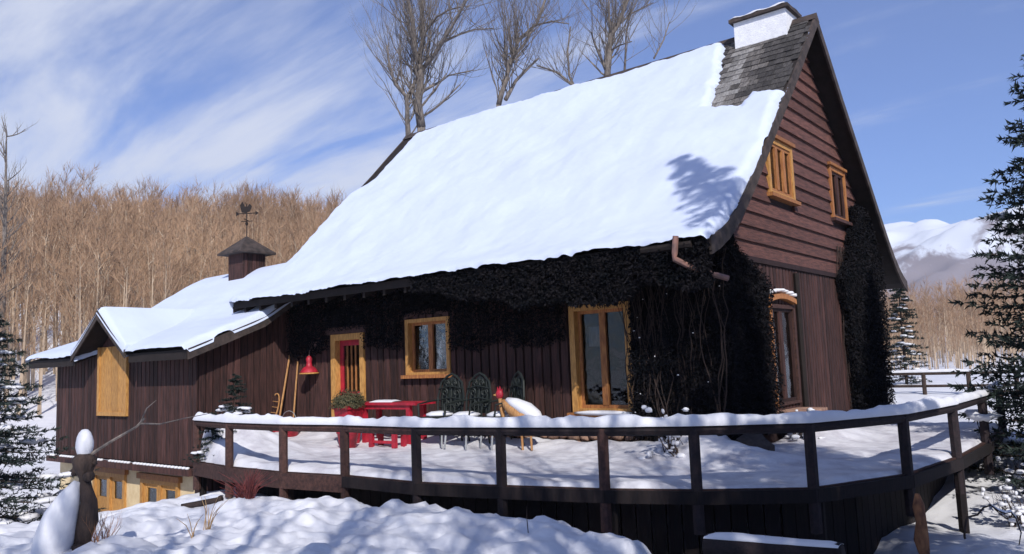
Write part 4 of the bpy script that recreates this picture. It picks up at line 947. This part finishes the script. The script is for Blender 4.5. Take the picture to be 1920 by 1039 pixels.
def under(a, rng):     # leaves added to darken the wall under the eave like eave shadow
    x = -10.9+9.6*a[:, 0]; z = 4.0-1.62*a[:, 1]**1.25+.18*fbm(x*2, x*0, 23)
    for (u0, u1, z0, z1) in (W1, W2, DR):
        hit = (x > u0-.06) & (x < u1+.06) & (z < z1+.1); z = np.where(hit, z1+.1+.5*a[:, 2], z)
    return np.stack([x, -.06-.15*a[:, 2], z], -1)
vine = thing('climbing_vine', 'dark leafless climbing vine smothering the front right corner and eave of the main house, with leaves added as shade below the eave', 'vine', (0, -.3, .5))
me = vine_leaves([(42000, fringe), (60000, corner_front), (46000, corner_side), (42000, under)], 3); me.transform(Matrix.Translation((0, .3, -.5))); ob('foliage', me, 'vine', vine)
b = MB(); rr = random.Random(8)
for i in range(90):
    x = rr.uniform(-1.4, .1); p = Vector((x, -.1, .5)); pts = [p.copy()]
    for k in range(14): p = p+Vector((rr.uniform(-.09, .09), rr.uniform(-.03, .02), .24)); p.y = min(p.y, -.10-.3*((i*7) % 10)/10); pts.append(p.copy())
    b.tube([q+Vector((0, .3, -.5)) for q in pts], [.014*(1-k/18) for k in range(15)], 4, False)
ob('stem', b, 'vstem', vine)
b = MB()
for i in range(26): x = rr.uniform(-1.4, .3); b.blob((x, -.25-.3*rr.random()+.3, rr.uniform(.3, 2.9)), (rr.uniform(.006, .018), .012, rr.uniform(.005, .011)), 5, 4, .3, rr)
ob('snow_fleck', b, 'snow', vine, kind='stuff')
vine2 = thing('climbing_vine', 'dark vine climbing the rear right part of the gable wall', 'vine', (.2, 7.5, .5))
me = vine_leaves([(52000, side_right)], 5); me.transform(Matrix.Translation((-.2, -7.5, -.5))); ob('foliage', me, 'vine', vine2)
b = MB()
for i in range(26):
    p = Vector((.08, rr.uniform(6.1, 9.2), .5)); pts = [p.copy()]
    for k in range(14): p = p+Vector((0, rr.uniform(-.14, .1), .27)); pts.append(p.copy())
    b.tube([q-Vector((.2, 7.5, .5)) for q in pts if q.z < 9.4-q.y+3.2], [.011]*len([q for q in pts if q.z < 9.4-q.y+3.2]), 4, False)
ob('stem', b, 'vstem', vine2)

# ------------------------------------------------------------------ things on the deck
DS = .56
# red garden table
t = thing('red_table', 'red wooden garden table with a little snow on top, between planter and iron chairs', 'table', (-6.5, -.85, DS), .02)
for i in range(4): ob('table_board', MB().box((-.86, -.28+i*.142, .74), (.86, -.15+i*.142, .79)), 'red', t)
for sx_ in (-.62, .62):
    ob('leg', MB().box((sx_-.05, -.24, 0), (sx_+.05, -.16, .738)), 'red', t); ob('leg', MB().box((sx_-.05, .14, 0), (sx_+.05, .22, .738)), 'red', t)
ob('stretcher', MB().box((-.57, -.02, .22), (.57, .03, .30)), 'red', t); ob('stretcher', MB().box((-.57, -.238, .66), (.57, -.17, .737)), 'red', t)
ob('table_snow', ribbon([(-.5, -.05, .79), (.1, 0, .79)], .16, .05, 3), 'snow', smooth=True, kind='stuff', label='thin streak of snow on the red table top')
S_ts = bpy.data.objects[-1] if False else None
for o in list(COL.objects):
    if o.name.startswith('table_snow'): o.location = (-6.5, -.85, DS)
# red stool / low bench in front of the table
t = thing('red_stool', 'low red wooden stool under the red table, nearer its right end', 'stool', (-6.15, -1.35, DS-.02), .05)
ob('seat', MB().box((-.36, -.16, .27), (.36, .16, .32)), 'red', t)
for sx_ in (-.3, .3):
    for sy_ in (-.12, .12): ob('leg', MB().box((sx_-.045, sy_-.035, 0), (sx_+.045, sy_+.035, .268)), 'red', t)
ob('rail', MB().box((-.255, -.13, .08), (.255, -.10, .13)), 'red', t)
# red planter with dry foliage
def planter(name, label, loc, w0, w1, h, foliage):
    t = thing(name, label, 'planter', loc)
    b = MB(); b.add([(-w0,-w0,0),(w0,-w0,0),(w0,w0,0),(-w0,w0,0),(-w1,-w1,h),(w1,-w1,h),(w1,w1,h),(-w1,w1,h),(-w1+.03,-w1+.03,h),(w1-.03,-w1+.03,h),(w1-.03,w1-.03,h),(-w1+.03,w1-.03,h),(-w1+.03,-w1+.03,h-.08),(w1-.03,-w1+.03,h-.08),(w1-.03,w1-.03,h-.08),(-w1+.03,w1-.03,h-.08)],
     [(0,3,2,1),(0,1,5,4),(1,2,6,5),(2,3,7,6),(3,0,4,7),(4,5,9,8),(5,6,10,9),(6,7,11,10),(7,4,8,11),(8,9,13,12),(9,10,14,13),(10,11,15,14),(11,8,12,15),(12,13,14,15)])
    ob('pot', b, 'red', t)
    b = MB(); q = w1+.025
    b.box((-q, -q, h-.06), (q, -w1+.004, h+.01)); b.box((-q, w1-.004, h-.06), (q, q, h+.01)); b.box((-q, -w1+.004, h-.06), (-w1+.004, w1-.004, h+.01)); b.box((w1-.004, -w1+.004, h-.06), (q, w1-.004, h+.01)); ob('rim', b, 'red', t)
    if foliage:
        rng = np.random.default_rng(4); n = 5200; d = rng.normal(size=(n, 3)); d[:, 2] = np.abs(d[:, 2])*.8; d /= np.linalg.norm(d, axis=1, keepdims=True); rad = rng.random((n, 1))**.5*foliage
        P = d*rad*np.array([1.0, 1, 1.0])+np.array([0, 0, h-.03]); w = rng.normal(size=(n, 3)); w /= np.linalg.norm(w, axis=1, keepdims=True); v = np.cross(w, d); q = np.stack([P-v*.01, P+w*.05+v*.012, P+w*.05-v*.012], 1).reshape(-1, 3)
        ob('foliage', arr_mesh('foliage', q, np.arange(len(q)).reshape(-1, 3), 3), 'leafg', t)
    return t
planter('red_planter', 'tall red planter box with dry bushy foliage in front of the door', (-7.32, -1.3, DS), .14, .21, .74, .36)
t = thing('red_bucket', 'round red bucket standing below the leaning snow tools', 'bucket', (-10.05, -.75, DS))
ob('bucket', MB().lathe([(.19, 0), (.25, .36), (.265, .37), (.265, .40), (.235, .40), (.225, .33)], 18), 'red', t, smooth=True)
ob('handle', MB().tube([(.26*math.cos(a), .0, .38+.2*math.sin(a)) for a in np.linspace(0, PI, 9)], .008, 5), 'pale', t)
t = thing('red_bucket', 'small red tub in the snow right of the door, below the planter', 'bucket', (-6.85, -1.72, DS-.03))
ob('bucket', MB().lathe([(.15, 0), (.20, .28), (.215, .29), (.215, .32), (.19, .32), (.18, .26)], 18), 'red', t, smooth=True)
# leaning tools
def pole(name, label, cat, a, b_, r, m='tan', head=None):
    t = thing(name, label, cat, a); d = Vector(b_)-Vector(a)
    ob('shaft', MB().tube([(0, 0, 0), d], r, 7), m, t)
    if head: head(t, d)
def shovel_head(t, d): ob('blade', MB().prism([(-.15, -.02, 0), (.15, -.02, 0), (.13, .05, .34), (-.13, .05, .34)], (0, .015, 0)), 'red', t)
pole('snow_shovel', 'long-handled snow shovel leaning on the wall in the corner, left of the red lamp', 'shovel', (-10.72, -.62, DS), (-10.93, -.09, 2.42), .022, 'tan', shovel_head)
pole('wooden_pole', 'thin upright wooden pole on the wall between shovel and red lamp', 'pole', (-10.5, -.35, DS), (-10.62, -.09, 2.25), .02)
t = thing('snowshoe', 'tan wooden snowshoe leaning low in the corner beside the shovel', 'snowshoe', (-10.95, -.75, DS), 0); t.rotation_euler = (-.28, .12, .3)
pts = [(.13*math.sin(2*PI*i/20)*(1 if 1 else 0), 0, .62-.38*math.cos(2*PI*i/20)) for i in range(21)]
ob('hoop', MB().tube([(0, 0, 0)]+[(x, y, z) for x, y, z in pts]+[(0, 0, 0)], .016, 5), 'tan', t)
for k in range(4): ob('crossbar', MB().tube([(-.11, 0, .42+.13*k), (.11, 0, .42+.13*k)], .008, 4), 'tan', t)
# red wall lamp
t = thing('wall_lamp', 'small red bell-shaped lamp with tan rim hanging on the front wall left of the door', 'lamp', (-10.04, -.2, 1.94)); t.scale = (.82, .82, .88)
ob('shade', MB().lathe([(.26, .04), (.245, .07), (.17, .17), (.09, .21), (.075, .30), (.09, .40), (.05, .47), (.0, .48)], 18), 'red', t, smooth=True)
ob('rim', MB().lathe([(.265, .0), (.285, .02), (.265, .04)], 20), 'trimy', t, smooth=True)
ob('bracket', MB().tube([(0, .16, .62), (0, .02, .62), (0, 0, .47)], .015, 6).box((-.16, .13, .66), (.16, .152, .84)), 'copper', t)
# iron garden chairs
def iron_chair(loc, rz, label):
    t = thing('garden_chair', label, 'chair', loc, rz, 'dark iron garden chairs'); t.scale = (1.14, 1.1, 1.16)
    def tb(ps, r=.013): return MB().tube(ps, r, 6)
    for x in (-.22, .22):
        ob('leg', tb([(x, -.22, .44), (x*1.1, -.27, 0)], .016), 'pale', t); ob('leg', tb([(x, .2, .44), (x*1.05, .28, 0)], .016), 'iron', t)
    ob('seat', MB().box((-.26, -.25, .43), (.26, .24, .46)), 'iron', t)
    b = MB(); fr = [(-.25, .24, .46), (-.28, .29, .75), (-.22, .32, .98), (-.1, .33, 1.08), (0, .335, 1.12), (.1, .33, 1.08), (.22, .32, .98), (.28, .29, .75), (.25, .24, .46)]; b.tube(fr, .02, 6)
    ob('back_frame', b, 'iron', t)
    # cast scrollwork: dense curls filling the back
    b = MB(); rr = random.Random(int(loc[0]*100))
    for sx_ in (-1, 1):
        for (cx0, cz0, R0) in ((.11, .62, .09), (.13, .82, .08), (.07, .96, .06)):
            b.tube([(sx_*(cx0+R0*(1-i/22)*math.cos(i*.55)), .29, cz0+R0*(1-i/22)*math.sin(i*.55)) for i in range(18)], .012, 4)
    for x in (-.18, -.09, 0, .09, .18): b.tube([(x, .26, .46), (x*1.05, .30, .8), (x*.8, .33, 1.03)], .012, 4)
    for z_ in (.58, .7, .88): b.tube([(-.26, .28, z_), (0, .285, z_+.04), (.26, .28, z_)], .012, 4)
    ob('scrollwork', b, 'iron', t)
    ob('back_panel', MB().prism([(-.235, .30, .5), (-.25, .315, .75), (-.19, .335, .97), (0, .345, 1.09), (.19, .335, .97), (.25, .315, .75), (.235, .30, .5)], (0, .008, 0)), 'iron', t)
    for x in (-1, 1): ob('armrest', tb([(x*.27, -.22, .44), (x*.30, -.2, .66), (x*.29, .05, .69), (x*.28, .28, .70)], .016), 'iron', t)
    return t
for i, (x, y, rz, l) in enumerate([(-5.15, -.95, .05, 'dark iron garden chair with snow on its seat, nearest the red table'), (-4.45, -1.0, -.08, 'dark iron garden chair with snow on its seat, between two others'), (-3.78, -.85, -.5, 'dark iron garden chair turned sideways, nearest the rooster figure')]):
    iron_chair((x, y, DS), rz, l)
    o = ob('seat_snow', MB().blob((0, 0, 0), (.28, .26, .07), 12, 5, .08, flat=-.2), 'snow', None, (x, y, DS+.565), True, label='snow cushion on the seat of the %s iron chair' % ('left', 'middle', 'right')[i], kind='stuff')
# rooster-like figure carrying snow
t = thing('rooster_figure', 'snow-covered cream rooster-like garden figure with a red head, right of the iron chairs', 'garden figure', (-3.2, -1.0, DS), .1)
bd = MB(); pts = [(-.36, 0, .82), (-.28, 0, .76), (-.12, 0, .66), (.1, 0, .55), (.28, 0, .46), (.38, 0, .43)]
bd.tube(pts, [.05, .11, .17, .19, .13, .05], 12, sq=(1, .75)); ob('body', bd, 'tan', t, smooth=True)
ob('snow_cap', MB().tube([(-.27, 0, .84), (-.12, 0, .78), (.1, 0, .68), (.28, 0, .57), (.4, 0, .47)], [.06, .13, .17, .14, .05], 12, sq=(1.1, .7)), 'snow', t, smooth=True)
ob('neck', MB().tube([(-.34, 0, .4), (-.40, 0, .7), (-.42, 0, .86)], [.03, .04, .035], 8), 'tan', t, smooth=True)
ob('head', MB().blob((-.43, 0, .93), (.075, .05, .085), 10, 7, .02), 'red', t, smooth=True)
ob('comb', MB().prism([(-.48, -.01, .97), (-.47, -.01, 1.06), (-.44, -.01, 1.0), (-.42, -.01, 1.07), (-.39, -.01, 1.0), (-.36, -.01, 1.03), (-.38, -.01, .93)], (0, .02, 0)), 'red', t)
ob('beak', MB().prism([(-.49, -.015, .95), (-.57, 0, .92), (-.49, -.015, .90)], (0, .03, 0)), 'trimy', t)
for x in (-.02, .16): ob('leg', MB().tube([(x, 0, .5), (x+.02, 0, 0)], .02, 6), 'tan', t)
# snow-covered shrubs and stones against the base
def snow_heap(name, label, cat, loc, rad, n, seed, m='bark2', twl=.3):
    rr = random.Random(seed); t = thing(name, label, cat, loc); b = MB()
    for i in range(n):
        a = rr.uniform(0, 2*PI); grow(b, Vector((rr.uniform(-.3, .3)*rad, rr.uniform(-.3, .3)*rad, 0)), Vector((math.cos(a), math.sin(a), rr.uniform(.6, 2))), rad*rr.uniform(.6, 1.1), .012, 1, rr)
    ob('twigs', b, m, t); s = MB()
    for i in range(n*3):
        v = rr.choice(b.v)
        if v[2] > .05: s.blob((v[0], v[1], v[2]+.015), (rr.uniform(.02, .07), rr.uniform(.02, .07), rr.uniform(.015, .04)), 6, 4, .3, rr)
    for i in range(int(n*.8)):
        a = rr.uniform(0, 2*PI); q = rad*rr.uniform(.1, .85); s.blob((q*math.cos(a), q*math.sin(a), rad*rr.uniform(.0, .3)*(1.1-q/rad*.5)), (rad*rr.uniform(.06, .22), rad*rr.uniform(.06, .22), rad*rr.uniform(.04, .1)), 8, 5, .25, rr)
    ob('snow_clump', s, 'snow', t, smooth=True, kind='stuff'); return t
snow_heap('low_shrub', 'low snow-covered shrub against the vine at the house corner', 'shrub', (-.2, -1.25, .58), .55, 16, 3)
snow_heap('low_shrub', 'small snow-tipped shrub under the tall garden door in the gable', 'shrub', (.55, 1.6, .58), .42, 12, 6)
spruce('snowy_sapling', .95, .36, 78, 'small snow-laden sapling on the mound at the left end of the deck', (-8.3, -3.2, 1.02), snow=.95, dens=1.0, twl=.2, low=.02)
spruce('spruce_sapling', .75, .38, 77, 'tiny dark evergreen poking out of the snow behind the left railing posts', (-8.15, -3.75, .5), snow=.4, dens=1.3, twl=.2)
t = ob('boulder', MB().blob((0, 0, 0), (.30, .24, .2), 10, 7, .18), 'rock', None, (.55, -.35, .66), True, label='dark boulder on the deck snow at the house corner', cat='boulder')

# ------------------------------------------------------------------ foreground
# pruned snowy tree stub at the left
t = thing('pruned_tree', 'gnarled pruned tree stub capped with snow in the left foreground', 'tree', (-3.45, -8.0, .1)); rr = random.Random(5)
b = MB(); b.tube([(.02, .05, -.2), (.05, .03, .1), (.12, 0, .34), (.19, .02, .52), (.21, .02, .70), (.18, 0, .82), (.14, 0, .93), (.13, 0, 1.03), (.13, 0, 1.12), (.13, 0, 1.18)], [.15, .12, .085, .10, .075, .06, .05, .10, .12, .06], 12); ob('trunk', b, 'bark2', t, smooth=True)
ob('snow_cap', MB().blob((.13, 0, 1.26), (.085, .085, .155), 12, 9, .03, rr), 'snow', t, smooth=True)
ob('snow_drift', MB().tube([(-.10, -.26, -.1), (-.05, -.24, .12), (.02, -.22, .36), (.07, -.18, .58), (.11, -.12, .76), (.13, -.06, .90)], [.15, .19, .20, .17, .11, .04], 14, sq=(1, .9)), 'snow', t, smooth=True)
ob('knot', MB().blob((.0, -.48, -.04), (.10, .10, .10), 10, 7, .2, rr), 'bark2', t, smooth=True)
for kx, ky, kz, kr in ((.24, .0, .95, .05), (.05, -.05, 1.0, .05), (.22, .04, .55, .06), (.17, -.05, .25, .07), (.2, .06, 1.08, .04)): ob('knot', MB().blob((kx, ky, kz), (kr, kr, kr), 8, 6, .3, rr), 'bark2', t, smooth=True)
b = MB(); b.tube([(.13, 0, 1.12), (.35, .16, 1.28), (.56, .32, 1.42), (.64, .36, 1.50)], [.02, .014, .012, .011], 5)
b.tube([(.60, .34, 1.46), (.64, .38, 1.60), (.72, .44, 1.68)], [.009, .006, .003], 4); b.tube([(.60, .34, 1.45), (.80, .44, 1.44), (1.0, .60, 1.49), (1.2, .76, 1.53)], [.010, .007, .005, .003], 4); ob('branch', b, 'bark', t)
t = thing('low_shrub', 'brown twiggy shrub with tan leaves behind the snowy tree stub', 'shrub', (-3.3, -7.85, .15)); b = MB()
for i in range(8): grow(b, Vector((rr.uniform(-.08, .08), rr.uniform(-.08, .08), 0)), Vector((rr.uniform(-.6, .6), rr.uniform(-.6, .6), 1)), .32, .012, 2, rr)
ob('twigs', b, 'terra', t)
# grass stems
def stems(label, loc, n, h, spread, m, seed, name='dry_grass_tuft', cat='grass'):
    rr = random.Random(seed); b = MB()
    for i in range(n):
        a = rr.uniform(0, 6.28); s = rr.uniform(.1, 1)*spread; hh = h*rr.uniform(.5, 1)
        b.tube([(0+rr.uniform(-.05, .05), rr.uniform(-.05, .05), -.05), (s*math.cos(a)*.4, s*math.sin(a)*.4, hh*.6), (s*math.cos(a), s*math.sin(a), hh)], [.006, .005, .002], 3, False)
    return ob(name, b, m, None, loc, label=label, cat=cat)
stems('tuft of dry tan grass stems in the snow bank below the left of the deck', (-3.9, -6.3, gz(-3.9, -6.3)), 9, .42, .3, 'grass', 1)
stems('few bent straw stems nearest the snowy tree stub', (-3.2, -6.9, gz(-3.2, -6.9)), 4, .35, .25, 'grass', 2)
stems('single dark stick standing in the snow bank below the deck', (.14, -5.2, gz(.14, -5.2)), 1, .42, .02, 'bark2', 3, 'stick', 'stick')
t = stems('reddish dry bush at the foot of the deck, left side', (-4.9, -5.1, gz(-4.9, -5.1)), 60, .42, .45, 'redbush', 4, 'dry_bush', 'bush')
t = stems('smaller reddish dry bush left of the other beside the deck foot', (-5.4, -4.9, gz(-5.4, -4.9)), 36, .34, .4, 'redbush', 5, 'dry_bush', 'bush')
def log(label, a, b_, r, seed, snow=True):
    a = Vector(a); b_ = Vector(b_); rr = random.Random(seed); t = thing('fallen_log', label, 'log', a); d = b_-a
    ob('wood', MB().tube([d*k/5+Vector((0, 0, rr.uniform(-.1, .1)*r)) for k in range(6)], [r*rr.uniform(.85, 1.1) for _ in range(6)], 8), 'bark2', t, smooth=True)
    if snow: ob('snow_cap', ribbon([Vector((0, 0, r*.6)), d+Vector((0, 0, r*.6))], r*1.0, r*.9, seed), 'snow', t, smooth=True)
log('short snow-topped log lying beside the deck, nearest the basement', (-5.85, -5.55, gz(-5.85, -5.55)+.03), (-5.2, -5.35, gz(-5.2, -5.35)+.03), .06, 3)
log('thin stick-like log half buried in the snow bank', (-5.45, -6.0, gz(-5.45, -6)+.02), (-5.05, -5.95, gz(-5.05, -5.95)+.02), .03, 4, False)
t = thing('log_bench', 'dark low log bench with lumpy snow on it in front of the deck, lower right', 'bench', (1.8, -4.4, gz(1.8, -4.4))); zb_ = .20-gz(1.8, -4.4)
ob('seat', MB().tube([(-.1, 0, zb_), (.3, .02, zb_+.02), (.7, 0, zb_+.04), (1.15, 0, zb_+.06)], [.12, .13, .12, .11], 10), 'darkp', t, smooth=True)
for x_ in (.1, .95): ob('leg', MB().tube([(x_, 0, -.6), (x_, 0, zb_-.05)], .11, 8), 'darkp', t)
ob('snow_cap', ribbon([Vector((-.1, 0, zb_+.09)), Vector((.35, 0, zb_+.11)), Vector((.7, 0, zb_+.12)), Vector((1.15, 0, zb_+.14))], .085, .045, 9), 'snow', t, smooth=True)
# weathered orange carved post right
t = thing('carved_post', 'knobbly weathered orange wooden post at the right corner of the deck', 'post', (2.96, -1.6, gz(2.96, -1.6)-.05)); rr = random.Random(3); t.scale = (.8, .8, (.42-gz(2.96, -1.6))/.88)
hp = .98
ob('post', MB().tube([(0, 0, 0), (.02, 0, .14), (-.02, 0, .30), (.03, .01, .44), (0, 0, .58), (.02, 0, .70), (0, 0, .80), (.0, 0, .88)], [.11, .09, .10, .06, .10, .07, .08, .03], 10), 'terra', t, smooth=True)
# snowy shrubs at right
for i, (x, y, r, l) in enumerate([(3.5, 1.6, .42, 'snow-spattered shrub just right of the deck corner'), (3.9, 2.5, .5, 'snowy shrub below the right spruce, in front of the others'), (3.55, 2.9, .4, 'snowy shrub between the deck posts and the right spruce')]):
    snow_heap('snowy_shrub', l, 'shrub', (x, y, gz(x, y)), r, 16, 40+i)
t = thing('vine_hoop', 'snow-rimmed hoop of bent branch in the bottom right corner', 'branch', (3.5, -.5, gz(3.5, -.5)), 0)
pts = [Vector((.34*math.cos(a)*R.x, .34*math.cos(a)*R.y, .22+.3*math.sin(a))) for a in np.linspace(-.5, PI+.2, 16)]
pts = [p+Vector((0, 0, .04*math.sin(i*1.7))) for i, p in enumerate(pts)]
ob('branch', MB().tube(pts, [.006+.008*i/16 for i in range(16)], 6), 'bark2', t, smooth=True); ob('snow_cap', ribbon([p+Vector((0, 0, .008)) for p in pts[1:9]], .016, .025, 4), 'snow', t, smooth=True)
# far snow-topped rail fence
t = thing('rail_fence', 'snow-topped rail fence in the meadow beyond the right end of the house', 'fence', (-1.2, 14, gz(-1.2, 14)))
zr = 1.30-gz(-1.2, 14)
for k in range(5): ob('post', MB().tube([(k*1.15-1.2, 0, -.3), (k*1.15-1.2, 0, zr)], .06, 7), 'bark2', t)
for k in range(4): ob('rail', MB().tube([(k*1.15-1.2, 0, zr-.04), (k*1.15-.05, 0, zr-.04)], .045, 7), 'bark2', t); 
for k in range(4): ob('rail', MB().tube([(k*1.15-1.2, 0, zr-.4), (k*1.15-.05, 0, zr-.4)], .04, 7), 'bark2', t)
ob('fence_snow', ribbon([(-1.2, 0, zr), (3.4, 0, zr)], .06, .08, 4), 'snow', t, smooth=True)

# ------------------------------------------------------------------ thin winter haze
hm = bpy.data.materials.new('haze'); hm.use_nodes = True; t = hm.node_tree; t.nodes.clear()
o_ = t.nodes.new('ShaderNodeOutputMaterial'); v_ = t.nodes.new('ShaderNodeVolumePrincipled'); v_.inputs['Color'].default_value = (.80, .88, 1, 1); v_.inputs['Density'].default_value = .00032; v_.inputs['Anisotropy'].default_value = .2
t.links.new(v_.outputs[0], o_.inputs['Volume'])
hz = MB().box((float(gx[0])-30, float(gy[0])-30, float(min(GZ.min(), MZ.min()))-1), (float(max(gx[-1], mxx.max()))+30, float(max(gy[-1], myy.max()))+30, float(MZ.max())+8))
ob('haze', hz, hm, kind='stuff', label='thin pale winter haze in the air over the valley')
